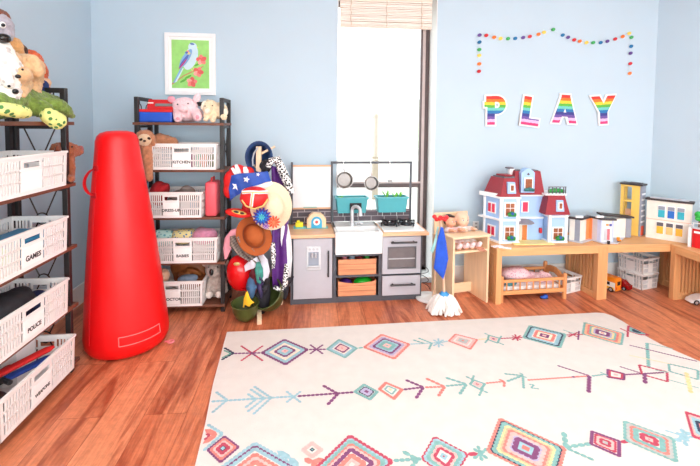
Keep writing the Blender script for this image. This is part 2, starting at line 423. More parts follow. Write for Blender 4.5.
# ================================================================ RUG
RC_ = {'pu': (138, 84, 124), 'te': (136, 182, 178), 'lb': (160, 196, 206), 'cr': (246, 226, 200), 'wh': (230, 222, 214), 'pk': (240, 188, 182), 'sa': (228, 138, 128), 're': (196, 84, 104), 'dk': (72, 78, 98), 'tl': (96, 164, 146), 'lv': (188, 178, 206), 'gr': (188, 190, 186), 'ye': (246, 214, 160), 'pe': (244, 184, 150)}
RUG_L = [('dk',[(-0.444,2.483),(-0.51,2.549)],0.016),('dk',[(-0.444,2.483),(-0.499,2.417)],0.016),('tl',[(-0.459,2.482),(-0.506,2.519)],0.012),('tl',[(-0.459,2.482),(-0.501,2.438)],0.012),('pu',[(-0.442,2.48),(-0.289,2.476)],0.016),('re',[(-0.416,2.566),(-0.266,2.39)],0.014),('re',[(-0.389,2.398),(-0.284,2.557)],0.014),('pu',[(-0.365,2.506),(-0.311,2.445)],0.014),('pu',[(-0.357,2.448),(-0.319,2.502)],0.014),('pu',[(-0.009,2.493),(0.091,2.489)],0.016),('pu',[(-0.002,2.549),(0.073,2.439)],0.014),('pu',[(-0.002,2.444),(0.076,2.543)],0.014),('te',[(0.285,2.487),(0.314,2.495)],0.016),('lb',[(0.607,2.512),(0.801,2.518)],0.012),('te',[(0.741,2.515),(0.675,2.582)],0.015),('te',[(0.741,2.515),(0.704,2.445)],0.015),('te',[(0.693,2.514),(0.636,2.562)],0.015),('lb',[(0.763,2.553),(0.803,2.478)],0.014),('lb',[(0.742,2.482),(0.825,2.549)],0.014),('lb',[(0.799,2.569),(0.77,2.462)],0.012),('lb',[(0.801,2.518),(0.847,2.532)],0.012),('ye',[(1.045,2.537),(1.104,2.544)],0.012),('te',[(1.117,2.615),(1.138,2.577)],0.012),('te',[(1.15,2.501),(1.177,2.463)],0.012),('te',[(1.182,2.536),(1.211,2.572)],0.012),('te',[(1.109,2.541),(1.071,2.494)],0.012),('re',[(1.19,2.54),(1.336,2.544)],0.013),('re',[(1.28,2.571),(1.31,2.513)],0.012),('re',[(1.254,2.517),(1.337,2.567)],0.012),('re',[(1.307,2.586),(1.286,2.504)],0.011),('re',[(1.635,2.555),(1.747,2.554)],0.012),('re',[(1.668,2.585),(1.691,2.526)],0.012),('re',[(1.633,2.53),(1.727,2.581)],0.012),('te',[(1.653,2.621),(1.699,2.564)],0.01),('pu',[(1.75,2.601),(1.671,2.489)],0.012),('re',[(2.046,2.615),(2.064,2.565),(2.012,2.503)],0.014),('lb',[(-0.472,2.049),(-0.089,2.059)],0.016),('lb',[(-0.4,2.055),(-0.467,2.124)],0.015),('lb',[(-0.4,2.055),(-0.451,1.966)],0.015),('lb',[(-0.262,2.05),(-0.308,2.097)],0.015),('lb',[(-0.262,2.05),(-0.304,1.991)],0.015),('lb',[(-0.222,2.054),(-0.3,2.133)],0.015),('lb',[(-0.222,2.054),(-0.29,1.961)],0.015),('lb',[(-0.189,2.056),(-0.285,2.155)],0.015),('lb',[(-0.189,2.056),(-0.261,1.942)],0.015),('lb',[(-0.119,2.103),(-0.044,2.01)],0.014),('lb',[(-0.114,2.015),(-0.046,2.097)],0.014),('pu',[(-0.061,2.059),(0.216,2.07)],0.016),('pu',[(0.137,2.063),(0.065,2.137)],0.018),('pu',[(0.137,2.063),(0.083,1.983)],0.018),('pu',[(0.471,2.073),(0.575,2.084)],0.016),('pu',[(0.575,2.084),(0.499,2.153)],0.018),('pu',[(0.575,2.084),(0.516,1.999)],0.018),('sa',[(0.584,2.083),(0.685,2.08)],0.016),('sa',[(0.685,2.08),(0.609,2.158)],0.018),('sa',[(0.685,2.08),(0.631,2.008)],0.018),('te',[(0.693,2.086),(0.804,2.093)],0.016),('te',[(0.804,2.093),(0.716,2.157)],0.018),('te',[(0.804,2.093),(0.741,2.014)],0.018),('te',[(0.827,2.16),(0.857,2.122)],0.013),('te',[(0.873,2.166),(0.844,2.119)],0.013),('te',[(0.858,2.046),(0.887,2.015)],0.013),('te',[(0.878,2.056),(0.833,1.995)],0.013),('sa',[(0.909,2.093),(1.012,2.102)],0.013),('sa',[(0.992,2.121),(1.012,2.1),(0.99,2.057)],0.014),('te',[(1.026,2.101),(1.135,2.145)],0.016),('te',[(1.135,2.145),(1.043,2.168)],0.015),('te',[(1.135,2.145),(1.085,2.037)],0.015),('te',[(1.127,2.171),(1.142,2.156),(1.116,2.139),(1.149,2.128)],0.01),('te',[(1.129,2.068),(1.153,2.061),(1.124,2.038),(1.161,2.027)],0.01),('sa',[(1.14,2.104),(1.49,2.115)],0.013),('pu',[(1.392,2.113),(1.438,2.114)],0.014),('pu',[(1.493,2.118),(1.377,2.223)],0.013),('pu',[(1.492,2.116),(1.396,1.98)],0.022),('te',[(1.505,2.113),(1.593,2.125)],0.013),('te',[(1.575,2.147),(1.593,2.109)],0.01),('pu',[(1.721,2.189),(1.796,2.115)],0.011),('pu',[(1.694,2.113),(1.922,2.116)],0.013),('pu',[(1.808,2.114),(1.743,2.031)],0.022),('re',[(1.842,2.196),(1.945,2.121)],0.014),('re',[(1.945,2.121),(1.873,2.036)],0.014),('re',[(1.873,2.036),(1.789,2.107)],0.014),('re',[(1.789,2.107),(1.842,2.196)],0.014),('te',[(2.02,2.194),(2.129,2.121)],0.014),('te',[(2.129,2.121),(2.052,2.042)],0.014),('te',[(2.052,2.042),(1.963,2.124)],0.014),('te',[(1.963,2.124),(2.02,2.194)],0.014),('pu',[(1.948,2.405),(2.205,2.206)],0.011),('te',[(2.077,2.421),(1.88,2.172)],0.02),('te',[(2.077,2.421),(2.182,2.345)],0.009),('ye',[(1.862,2.296),(2.027,2.193)],0.008),('ye',[(2.046,2.107),(1.914,1.939)],0.022),('te',[(1.891,2.053),(1.99,1.972)],0.009),('te',[(1.894,2.143),(1.946,2.116)],0.01),('lb',[(-0.453,1.89),(-0.375,1.826)],0.016),('lb',[(-0.375,1.826),(-0.433,1.734)],0.016),('sa',[(-0.452,1.856),(-0.402,1.823)],0.026),('sa',[(-0.402,1.823),(-0.441,1.778)],0.026),('re',[(-0.446,1.831),(-0.427,1.821),(-0.444,1.796)],0.012),('lb',[(-0.129,1.707),(-0.079,1.667),(-0.047,1.626)],0.026),('sa',[(-0.019,1.66),(0.009,1.637),(0.049,1.654)],0.025),('sa',[(0.009,1.637),(0.032,1.61)],0.025),('te',[(0.333,1.623),(0.446,1.624)],0.018),('te',[(0.428,1.623),(0.38,1.668)],0.02),('te',[(0.428,1.623),(0.393,1.578)],0.02),('re',[(0.641,1.631),(0.68,1.633)],0.02),('te',[(0.676,1.661),(0.712,1.605)],0.016),('te',[(0.656,1.609),(0.734,1.657)],0.016),('te',[(0.7,1.674),(0.685,1.595)],0.016),('te',[(1.06,1.638),(1.182,1.649)],0.02),('te',[(1.107,1.722),(1.063,1.635)],0.024),('te',[(1.065,1.632),(1.136,1.563)],0.016),('re',[(1.315,1.646),(1.352,1.652)],0.018),('lb',[(1.554,1.643),(1.652,1.653)],0.014),('lb',[(1.605,1.684),(1.611,1.629)],0.02),('lb',[(1.56,1.633),(1.659,1.68)],0.02),('lb',[(1.563,1.699),(1.614,1.662)],0.012),('lb',[(1.646,1.702),(1.576,1.606)],0.02)]
RUG_D = [([(-0.162,2.629),(-0.009,2.493),(-0.136,2.335),(-0.289,2.476)],[('pu',1),('lb',0.84),('cr',0.7),('wh',0.58),('pu',0.46),('lb',0.34),('pk',0.2),('re',0.08)]),([(0.176,2.606),(0.285,2.487),(0.199,2.381),(0.091,2.489)],[('te',1),('lb',0.84),('wh',0.68),('cr',0.6),('pu',0.5),('pk',0.36),('re',0.1)]),([(0.452,2.65),(0.607,2.512),(0.478,2.35),(0.314,2.495)],[('sa',1),('pk',0.86),('lv',0.76),('pu',0.62),('lb',0.5),('te',0.38),('pk',0.24),('te',0.1)]),([(0.924,2.621),(1.045,2.537),(0.953,2.421),(0.847,2.532)],[('sa',1),('pk',0.84),('wh',0.7),('pk',0.5),('gr',0.38),('sa',0.16)]),([(1.133,2.591),(1.192,2.544),(1.147,2.481),(1.099,2.532)],[('te',1),('wh',0.76),('pk',0.55),('pu',0.25)]),([(1.463,2.7),(1.641,2.566),(1.504,2.401),(1.334,2.539)],[('te',1),('dk',0.86),('lb',0.78),('wh',0.64),('sa',0.52),('cr',0.42),('pu',0.28),('pk',0.14)]),([(1.863,2.717),(2.023,2.548),(1.901,2.407),(1.743,2.558)],[('te',1),('pe',0.88),('sa',0.76),('te',0.64),('ye',0.54),('lv',0.44),('pu',0.34),('wh',0.22),('sa',0.12)]),([(2.131,2.654),(2.173,2.511),(2.111,2.52),(2.068,2.579)],[('re',1),('te',0.72),('dk',0.4)]),([(0.276,2.137),(0.343,2.063),(0.291,1.999),(0.214,2.073)],[('te',1),('wh',0.74),('dk',0.62),('lv',0.5),('pu',0.25)]),([(0.389,2.145),(0.471,2.073),(0.408,1.993),(0.341,2.086)],[('sa',1),('wh',0.74),('te',0.5),('wh',0.4),('ye',0.2)]),([(0.855,2.131),(0.907,2.088),(0.86,2.037),(0.818,2.091)],[('te',1),('wh',0.72),('pk',0.55),('re',0.25),('wh',0.12)]),([(1.633,2.172),(1.702,2.122),(1.654,2.064),(1.578,2.096)],[('pu',1),('re',0.75),('wh',0.6),('pk',0.3)]),([(-0.365,1.815),(-0.289,1.743),(-0.35,1.662),(-0.421,1.737)],[('pu',1),('sa',0.82),('pk',0.62),('re',0.46),('dk',0.26),('lb',0.2),('dk',0.07)]),([(-0.231,1.767),(-0.018,1.602),(-0.175,1.421),(-0.399,1.587)],[('lb',1),('pu',0.88),('lb',0.82),('wh',0.74),('sa',0.64),('pk',0.52),('sa',0.42),('wh',0.3),('te',0.2)]),([(0.009,1.752),(0.056,1.701),(0.009,1.659),(-0.036,1.708)],[('pk',1),('wh',0.55),('dk',0.3),('te',0.16)]),([(0.172,1.779),(0.332,1.62),(0.154,1.458),(0.001,1.589)],[('re',1),('lb',0.88),('te',0.82),('sa',0.7),('pk',0.62),('pu',0.54),('wh',0.44),('sa',0.36),('pk',0.24),('wh',0.12),('lv',0.05)]),([(0.533,1.741),(0.642,1.633),(0.532,1.506),(0.446,1.624)],[('re',1),('lb',0.9),('te',0.78),('pk',0.58),('re',0.46),('wh',0.38),('lb',0.24),('re',0.1),('wh',0.05)]),([(0.865,1.833),(1.061,1.632),(0.914,1.458),(0.724,1.642)],[('sa',1),('dk',0.9),('te',0.86),('ye',0.74),('pe',0.66),('sa',0.6),('pk',0.52),('lv',0.4),('pu',0.35),('lb',0.24),('sa',0.14)]),([(1.233,1.725),(1.32,1.654),(1.254,1.567),(1.175,1.647)],[('pu',1),('wh',0.82),('re',0.72),('pk',0.55),('re',0.36),('gr',0.22)]),([(1.424,1.773),(1.561,1.648),(1.463,1.524),(1.339,1.659)],[('te',1),('gr',0.86),('sa',0.72),('te',0.6),('wh',0.44),('re',0.34),('pk',0.2),('re',0.08)]),([(1.764,1.814),(1.848,1.739),(1.723,1.59),(1.646,1.648)],[('re',1),('pk',0.8),('lb',0.66),('dk',0.44),('sa',0.3)])]
rm = [mat('rug_wool', (225, 217, 210), rough=.95, var=.03, scale=14, bump=.35, spec=.1, bscale=260.)]
ri = {}
for k, c in RC_.items(): ri[k] = len(rm); rm.append(mat('rug_yarn_' + k, c, rough=.95, var=.1, scale=60, bump=.4, spec=.1, bscale=300.))
m = MB()
out = [(-.533, 2.748), (-.068, 2.763), (.602, 2.795), (1.314, 2.822), (1.767, 2.846), (2.05, 2.856), (2.1, 2.842), (2.128, 2.8), (2.14, 2.719), (2.14, 2.518), (2.152, 2.408), (2.184, 2.312), (2.224, 2.206), (2.236, 2.1), (2.3, .9), (-.37, .86), (-.447, 1.659), (-.464, 1.889), (-.497, 2.193), (-.519, 2.528)]
m.prism(out, .0005, .009, plane='xy')
def flat(pts, z):
    vs = [m.bm.verts.new((x, y, z)) for x, y in pts]
    f = m.bm.faces.new(vs); f.material_index = m.mi
    if f.normal.z < 0: f.normal_flip()
def yarn(p0, p1, wd, z):
    """a stitched line: a row of overlapping plump stitches"""
    a, b = V((p0[0], p0[1])), V((p1[0], p1[1])); d = b - a; n = max(1, int(d.length / (wd * 1.25))); d.normalize(); p = V((-d.y, d.x)); L_ = (b - a).length / n
    for i in range(n):
        c = a + d * L_ * (i + .5); h = L_ * .62; r = wd * .5
        pts = [c - d * h, c - d * h * .45 + p * r, c + d * h * .45 + p * r, c + d * h, c + d * h * .45 - p * r, c - d * h * .45 - p * r]
        flat([tuple(q) for q in pts], z + random.random() * .0004)
for col, pts, wd in RUG_L:
    m.mi = ri[col]
    for a, b in zip(pts, pts[1:]): yarn(a, b, wd, .0097)
for vs, lay in RUG_D:
    cx = sum(v[0] for v in vs) / 4; cy = sum(v[1] for v in vs) / 4
    sz = max(math.hypot(v[0] - cx, v[1] - cy) for v in vs)
    for k, (col, s) in enumerate(lay):
        m.mi = ri[col]; z = .0098 + .0004 * k
        ins = s - min(.05, .006 / sz)
        q = [(cx + (x - cx) * ins, cy + (y - cy) * ins) for x, y in vs]
        flat(q, z)
        if s > .3 and col not in ('wh', 'cr'):
            for a, b in zip(q, q[1:] + q[:1]): yarn(a, b, .016 if sz > .12 else .01, z + .0001)
rug = m.build('rug', rm, smooth=0)
tag(rug, 'cream wool rug with colourful stitched diamonds and arrows on the wooden floor', 'rug')

# ================================================================ SHELVES AND CRATES
BLACK = mat('black_powder_coated_steel', (34, 32, 33), rough=.45, var=.1)
BOARD = wood('walnut_shelf_board', (112, 68, 50), .2, 'x', .5)
LEVELS = (1.327, 1.002, .668, .348, .042)
def make_shelf(W, D, label, ov=.03):
    t = thing('bookshelf', label, 'shelf')
    for z in LEVELS:
        m = MB(); m.box(-W / 2 - ov, -.015, z, W / 2 + ov, D - .01, z + .018, .002)
        m.build('shelf_board', BOARD, t, smooth=0)
    p = .028
    for s in (-1, 1):
        x = s * (W / 2 - p / 2); m = MB()
        m.box(x - p / 2, -.002, 0, x + p / 2, p - .002, 1.52, .003); m.box(x - p / 2, D - p, 0, x + p / 2, D, 1.52, .003)
        m.box(x - p / 2 + .004, p - .002, 1.495, x + p / 2 - .004, D - p, 1.52)
        for z in LEVELS: m.box(x - .008, p - .002, z - .02, x + .008, D - p, z - .002)
        sf = m.build('side_frame', BLACK, t, smooth=0)
        for hi, lo in zip(LEVELS, LEVELS[1:]):
            m = MB(); zt, zb = hi - .02, lo + .02; c = (zt + zb) / 2; ym = D / 2; R = .03
            for a in (-1, 1):
                for b_, zz in ((1, zt), (-1, zb)):
                    m.tube([(x, ym + a * .075, zz), (x, ym + a * .0215, c + b_ * .0215)], .0035, 6)
            m.ring((x, ym, c), R, .0035, 'x')
            m.build('wire_ornament', BLACK, sf)
        for y in (.062, D - .062):
            m = MB(); m.ring((x, y, 1.44), .032, .0035, 'x'); m.tube([(x, y, 1.472), (x, y, 1.497)], .0035, 6); m.build('wire_ring', BLACK, sf)
    m = MB()
    for s in (-1, 1):
        x = s * (W / 2 - p - .03); m.box(x - .012, D - .024, 0, x + .012, D - .002, 1.5)
    m.box(-W / 2 + p + .03, D - .02, 1.47, W / 2 - p - .03, D - .006, 1.5)
    m.build('back_frame', BLACK, t, smooth=0)
    return t
sh1 = make_shelf(.72, .27, 'black and brown bookshelf against the left wall, crates facing the red cone')
sh1.location = (-1.275, 2.03, 0); sh1.rotation_euler = (0, 0, PI / 2)
sh2 = make_shelf(.60, .27, 'black and brown bookshelf against the back wall under the bird picture', .006)
sh2.location = (-.91, 3.07, 0)

PLAST = mat('white_plastic', (240, 238, 236), rough=.4, var=.015)
PAPER = mat('white_paper_label', (248, 247, 245), rough=.7, var=.02)
INK = mat('black_ink', (40, 38, 42), rough=.6)
def make_crate(L, D, Hh, label, ncol=8, cells=(3,), tp=.006):
    """slotted open-top plastic crate; origin at the middle of its base, long side facing -y"""
    t = thing('plastic_crate', label, 'crate')
    th = .005
    m = MB()
    a0, b0 = L / 2 - tp, D / 2 - tp * .7; a1, b1 = L / 2, D / 2
    def panel(c00, c10, c01, c11, inn, ncol, u_plate, plate):
        c00, c10, c01, c11, inn = map(V, (c00, c10, c01, c11, inn))
        P = lambda u, v: (c00 * (1 - u) + c10 * u) * (1 - v) + (c01 * (1 - u) + c11 * u) * v
        def slab(u0, u1, v0, v1):
            q = [P(u0, v0), P(u1, v0), P(u1, v1), P(u0, v1)]; k = inn * th
            m.hexa([q[0], q[1], q[1] + k, q[0] + k, q[3], q[2], q[2] + k, q[3] + k])
        ua, ub = .5 - u_plate / 2, .5 + u_plate / 2
        slab(0, 1, 0, .1); slab(0, 1, .9, 1)
        for va, vb in ((.34, .39), (.62, .67)):
            slab(.04, ua, va, vb); slab(ub, .96, va, vb)
        slab(0, .04, .1, .9); slab(.96, 1, .1, .9)
        if plate: slab(ua, ub, .1, .66)
        slab(ua, ua + (ub - ua) * .12, .66, .9); slab(ub - (ub - ua) * .12, ub, .66, .9)
        slab(ua + (ub - ua) * .12, ub - (ub - ua) * .12, .66, .7); slab(ua + (ub - ua) * .12, ub - (ub - ua) * .12, .84, .9)
        for r0, r1 in ((.04, ua), (ub, .96)):
            for i in range(ncol + 1):
                if i == 0 or i == ncol: continue
                u = r0 + (r1 - r0) * i / ncol; h = (r1 - r0) / ncol * .25
                slab(u - h, u + h, .1, .9)
    F = lambda sx, sy, k: (sx * (a0 if k == 0 else a1), sy * (b0 if k == 0 else b1), 0 if k == 0 else Hh)
    panel(F(-1, -1, 0), F(1, -1, 0), F(-1, -1, 1), F(1, -1, 1), (0, 1, 0), ncol, .27, True)
    panel(F(1, 1, 0), F(-1, 1, 0), F(1, 1, 1), F(-1, 1, 1), (0, -1, 0), ncol, .27, True)
    panel(F(1, -1, 0), F(1, 1, 0), F(1, -1, 1), F(1, 1, 1), (-1, 0, 0), max(3, ncol // 2), .34, True)
    panel(F(-1, 1, 0), F(-1, -1, 0), F(-1, 1, 1), F(-1, -1, 1), (1, 0, 0), max(3, ncol // 2), .34, True)
    m.box(-a0, -b0, 0, a0, b0, .005)
    rim = .008                                                    # rolled rim
    for p0, p1 in (((-a1, -b1), (a1, -b1)), ((a1, -b1), (a1, b1)), ((a1, b1), (-a1, b1)), ((-a1, b1), (-a1, -b1))):
        m.bar((p0[0], p0[1], Hh), (p1[0], p1[1], Hh), .012, .01)
    m.build('basket', PLAST, t, smooth=0)
    if ncol == 1:                                                 # a frosted lining shows in the wide openings
        m = MB(); x, y, zt = a0 - .007, b0 - .007, Hh * .62
        for q in ((-x, -y, x, -y + .003), (-x, y - .003, x, y), (-x, -y + .003, -x + .003, y - .003), (x - .003, -y + .003, x, y - .003)): m.box(q[0], q[1], .006, q[2], q[3], zt)
        m.build('lining', mat('frosted_lining', (214, 216, 218), rough=.6), t, smooth=0)
    return t
def crate_label(t, word, L, D, Hh, size, tp=.006):
    al = math.atan2(tp * .7, Hh)
    y = -D / 2 + tp * .7 * (1 - .36)
    m = MB(); m.obox((0, y - .0012, Hh * .36), (L * .255, .0012, Hh * .5), (-al * -1, 0, 0))
    p = m.build('label', PAPER, t, smooth=0)
    if word: text('lettering', word, size * .9, INK, p, (0, y - .0022, Hh * .3), (PI / 2 + al, 0, 0), .0004, 1.05)
CR = {}
def crate_at(key, word, loc, rz, label, size=None, group='white crates on the black bookshelves'):
    L, D, Hh, n = key
    if key not in CR:
        CR[key] = make_crate(L, D, Hh, label, n); t = CR[key]; CR[(key, 'x')] = True
    else:
        t = CR[key].copy(); COL.objects.link(t); 
        for ch in [k_ for k_ in CR[key].children if not k_.name.startswith('label')]:
            c = ch.copy(); COL.objects.link(c); c.parent = t
    for k in CR:
        pass
    t.location = loc; t.rotation_euler = (0, 0, rz); tag(t, label, 'crate', group)
    crate_label(t, word, L, D, Hh, size or .03)
    return t
KS, KM, KL = (.475, .27, .175, 11), (.42, .27, .175, 10), (.55, .27, .172, 10)
ty = 3.034 + .135
crate_at(KS, 'KITCHEN', (-.888, ty, 1.021), 0, 'white slotted crate labelled KITCHEN under the plush pig shelf')
crate_at(KM, 'DRESS-UP', (-.962, ty, .687), 0, 'white slotted crate labelled DRESS-UP beside a pink case')
crate_at(KS, 'BABIES', (-.888, ty, .367), 0, 'white slotted crate labelled BABIES full of folded clothes')
crate_at(KM, 'DOCTOR', (-.962, ty, .061), 0, 'white slotted crate labelled DOCTOR beside the plush koala')
lx = -1.245 - .135
crate_at(KL, '', (lx, 2.04, 1.021), PI / 2, 'white slotted crate with a blank label, topmost on the left bookshelf')
crate_at(KL, 'GAMES', (lx, 2.03, .687), PI / 2, 'white slotted crate labelled GAMES on the left bookshelf', .036)
crate_at(KL, 'POLICE', (lx + .002, 2.02, .367), PI / 2, 'white slotted crate labelled POLICE holding dark costumes', .031)
crate_at(KL, 'WEAPONS', (lx + .02, 2.035, .061), PI / 2, 'white slotted crate labelled WEAPONS with foam swords, lowest on the left bookshelf', .024)

# ================================================================ RED CONE
RED = mat('red_vinyl', (232, 10, 16), rough=.42, var=.05, scale=4, bump=.25, bscale=7.)
RED2 = mat('red_vinyl_trim', (196, 20, 30), rough=.45)
PINK = mat('pink_plastic', (240, 130, 140), rough=.4)
t = thing('inflatable_cone', 'tall red inflatable vinyl cone leaning beside the left bookshelf', 'inflatable toy', (-1.105, 2.66, .004), rot=(math.radians(1.5), math.radians(-1.3), 0))
prof = [(0, .012), (.12, .006), (.19, .006), (.215, .018), (.232, .05), (.234, .09)]
for i in range(1, 13):
    k = i / 12; prof.append((.234 - .118 * k + .008 * math.sin(k * PI), .09 + 1.115 * k))
prof += [(.114, 1.235), (.105, 1.262), (.087, 1.28), (.055, 1.29), (.02, 1.292), (0, 1.292)]
m = MB(); m.lathe(prof, 48)
m.build('body', RED, t, smooth=60)
def cone_r(z): k = (z - .09) / 1.115; return .234 - .118 * k + .008 * math.sin(k * PI)
def on_cone(a, z, off=0.): r = cone_r(z) + off; return V((r * math.cos(a), r * math.sin(a), z))
m = MB()
A = math.radians(234); dl = V((-1, -.05, 0))
pts = []
for i in range(13):
    k = i / 12; z = .935 + .15 * k; pts.append(on_cone(A, z, .003) + dl * .052 * math.sin(PI * k) ** .55)
m.tube(pts, .017, 8, flat=.2, up=(1, 0, 0))
for z in (.935, 1.085): m.obox(on_cone(A, z, .001), (.006, .05, .03), (0, 0, A), .002)
m.build('handle', RED2, t)
m = MB(); As = math.radians(238); m.tube([on_cone(As, .1 + 1.1 * i / 20, .0005) for i in range(21)], .0022, 6); m.build('seam', RED2, t)
m = MB()                                                          # stitched repair panel near the foot
A0, A1 = math.radians(-78), math.radians(-20)
def strip(a0, z0, a1, z1, r=.0025):
    m.tube([on_cone(a0 + (a1 - a0) * i / 10, z0 + (z1 - z0) * i / 10, .002) for i in range(11)], r, 6)
strip(A0, .1, A1, .1); strip(A0, .15, A1, .15); strip(A0, .1, A0, .15); strip(A1, .1, A1, .15)
m.build('stitched_panel', mat('pale_red_seam', (250, 120, 120), rough=.5), t)
m = MB(); m.ring((.262, -.03, .01), .016, .005, 'z'); m.obox((.24, -.03, .012), (.03, .012, .004)); m.build('pull_tab', PINK, t)

# ================================================================ TOY KITCHEN
DARK = mat('charcoal_grey_board', (78, 80, 88), rough=.5, var=.03)
GREY = mat('pale_grey_board', (186, 184, 192), rough=.45, var=.02)
BEECH = wood('beech_counter', (232, 182, 142), .1, 'x', .4)
WPL = mat('glossy_white_plastic', (244, 244, 243), rough=.25, var=.01)
SILV = mat('silver_plastic', (196, 196, 200), rough=.3, metal=.3)
HAND = mat('black_handle_plastic', (52, 50, 54), rough=.4)
STEEL = mat('brushed_steel', (150, 148, 146), rough=.3, metal=.8, var=.06, scale=60)
KZ = math.radians(2.45)
KROOT = (-.149, 3.153, 0)
def kw(x, y, z):
    c, s = math.cos(KZ), math.sin(KZ); return (KROOT[0] + x * c - y * s, KROOT[1] + x * s + y * c, z)
k = thing('play_kitchen', 'grey wooden play kitchen with white sink in front of the window', 'toy kitchen', KROOT, KZ)
DP = .325
m = MB(); 
m.box(0, 0, 0, .014, DP, .505); m.box(.986, 0, 0, 1.0, DP, .505); m.box(.312, .004, 0, .34, DP, .505); m.box(.664, .004, 0, .69, DP, .505)
m.box(.014, .004, 0, .312, DP, .042); m.box(.34, .004, 0, .664, DP, .042); m.box(.69, .004, 0, .986, DP, .042)
m.box(.014, DP - .01, .042, .986, DP - .001, .505); m.box(.34, .006, .19, .664, DP - .01, .205); m.box(.34, .006, .35, .664, DP - .01, .372)
m.box(.014, .012, .49, .312, DP - .01, .504); m.box(.69, .012, .49, .986, DP - .01, .504); m.box(.69, .012, .196, .986, DP - .01, .206)
m.build('carcass', DARK, k, smooth=0)
m = MB(); m.box(.02, -.012, .044, .308, .004, .498, .003); d = m.build('fridge_door', GREY, k, smooth=0)
m = MB(); m.box(.272, -.034, .21, .284, -.026, .41, .003); m.box(.272, -.027, .222, .284, -.012, .234); m.box(.272, -.027, .386, .284, -.012, .398); m.build('handle', HAND, d, smooth=0)
m = MB(); m.box(.115, -.02, .262, .222, -.012, .442, .006); m.build('dispenser_panel', mat('light_silver_panel', (214, 216, 220), rough=.4), d, smooth=0)
m = MB(); m.box(.13, -.0215, .3, .207, -.0195, .4, .0004); m.build('dispenser_recess', mat('recess_grey', (150, 158, 172), rough=.5), d, smooth=0)
for i in range(3):
    m = MB(); m.cyl((.14 + .028 * i, -.0225, .42), (.14 + .028 * i, -.0195, .42), .009); m.build('button', SILV, d)
for x in (.158, .182):
    m = MB(); m.cyl((x, -.03, .36), (x, -.03, .395), .009); m.box(x - .006, -.03, .38, x + .006, -.02, .392); m.build('dispenser_spout', SILV, d)
m = MB(); m.box(.125, -.034, .285, .212, -.02, .3, .003); m.build('drip_tray', SILV, d)
# oven door with a dark glazed window, and a drawer below
m = MB(); m.prism([(.688, .21), (.988, .21), (.988, .498), (.688, .498)], .0, .004)
m.build('oven_frame', GREY, k, smooth=0)
m = MB()
for a in ((.69, .212, .986, .252), (.69, .416, .986, .496), (.69, .252, .732, .416), (.948, .252, .986, .416)): m.box(a[0], -.014, a[1], a[2], -.001, a[3])
od = m.build('oven_door', GREY, k, smooth=0)
OV = mat('oven_glass', (112, 104, 106), rough=.08, var=.1, spec=.6)
m = MB(); m.box(.732, -.008, .252, .948, -.002, .416); m.build('oven_window', OV, od, smooth=0)
m = MB()
for a in ((.728, .412, .952, .42), (.728, .248, .952, .256), (.728, .256, .736, .412), (.944, .256, .952, .412)): m.box(a[0], -.017, a[1], a[2], -.006, a[3], .002)
m.build('window_trim', mat('dark_grey_trim', (104, 104, 110), rough=.4), od, smooth=0)
m = MB(); m.box(.736, -.012, .322, .944, -.007, .33); m.build('oven_rack', SILV, od, smooth=0)
m = MB(); m.tube([(.748, -.045, .458), (.948, -.045, .458)], .0075, 8)
for x in (.768, .928): m.cyl((x, -.045, .458), (x, -.014, .458), .006, n=8)
m.build('handle', HAND, od)
m = MB(); m.box(.69, -.014, .044, .986, .004, .194, .003); dr = m.build('drawer', GREY, k, smooth=0)
m = MB(); m.tube([(.748, -.043, .132), (.94, -.043, .132)], .0075, 8)
for x in (.768, .92): m.cyl((x, -.043, .132), (x, -.014, .132), .006, n=8)
m.build('handle', HAND, dr)
m = MB(); m.box(-.045, -.03, .505, .325, DP, .53, .004); m.build('left_worktop', BEECH, k, smooth=0)
m = MB(); m.prism([(.672, -.03), (1.045, -.03), (1.045, DP), (.672, DP)], .505, .53, plane='xy', bev=.004); rt = m.build('right_worktop', BEECH, k, smooth=0)
m = MB(); m.box(.7, .0, .53, 1.02, DP - .03, .54, .004); ck = m.build('cooktop', WPL, k, smooth=0)
for cx in (.785, .925):
    m = MB(); m.lathe([(0, .54), (.05, .54), (.05, .552), (.03, .556), (0, .556)], 20, Matrix.Translation((cx, .19, 0)))
    for a in range(4):
        an = a * PI / 2 + .5; q = V((math.cos(an), math.sin(an), 0)); c = V((cx, .19, .566))
        m.bar(c + q * .015, c + q * .088, .014, .012); m.bar(c + q * .083 - V((0, 0, .024)), c + q * .083, .012, .012)
    m.ring((cx, .19, .564), .055, .006, 'z', 20)
    m.build('burner_grate', mat('black_burner', (38, 38, 44), rough=.35), ck)
# farmhouse sink
m = MB()
x0, x1, y0, y1, zt, zb = .328, .682, -.045, DP - .02, .545, .378
m.box(x0, y0, zb, x1, y0 + .02, zt, .006); m.box(x0, y1 - .17, zt - .05, x1, y1, zt, .004); m.box(x0, y0 + .015, zb + .005, x0 + .02, y1 - .01, zt, .004); m.box(x1 - .02, y0 + .015, zb + .005, x1, y1 - .01, zt, .004); m.box(x0 + .015, y0 + .015, zb + .005, x1 - .015, y1 - .02, zb + .06)
sk = m.build('sink', WPL, k, smooth=0)
m = MB(); m.cyl((.48, DP - .15, .545), (.48, DP - .15, .58), .02, .017); pts = [(.48, DP - .15, .57), (.48, DP - .15, .66)]
for i in range(9):
    a = PI * i / 8; pts.append((.48 + .0 * i + .028 - .028 * math.cos(a), DP - .15 - .03 * (1 - math.cos(a)), .67 + .032 * math.sin(a)))
pts.append((.536, DP - .21, .635)); m.tube(pts, [.015] * 2 + [.013] * 9 + [.018], 10)
m.tube([(.51, DP - .15, .556), (.535, DP - .16, .575), (.56, DP - .165, .56)], .011, 8)
m.build('faucet', mat('faucet_silver', (206, 208, 212), rough=.28, metal=.35), sk)
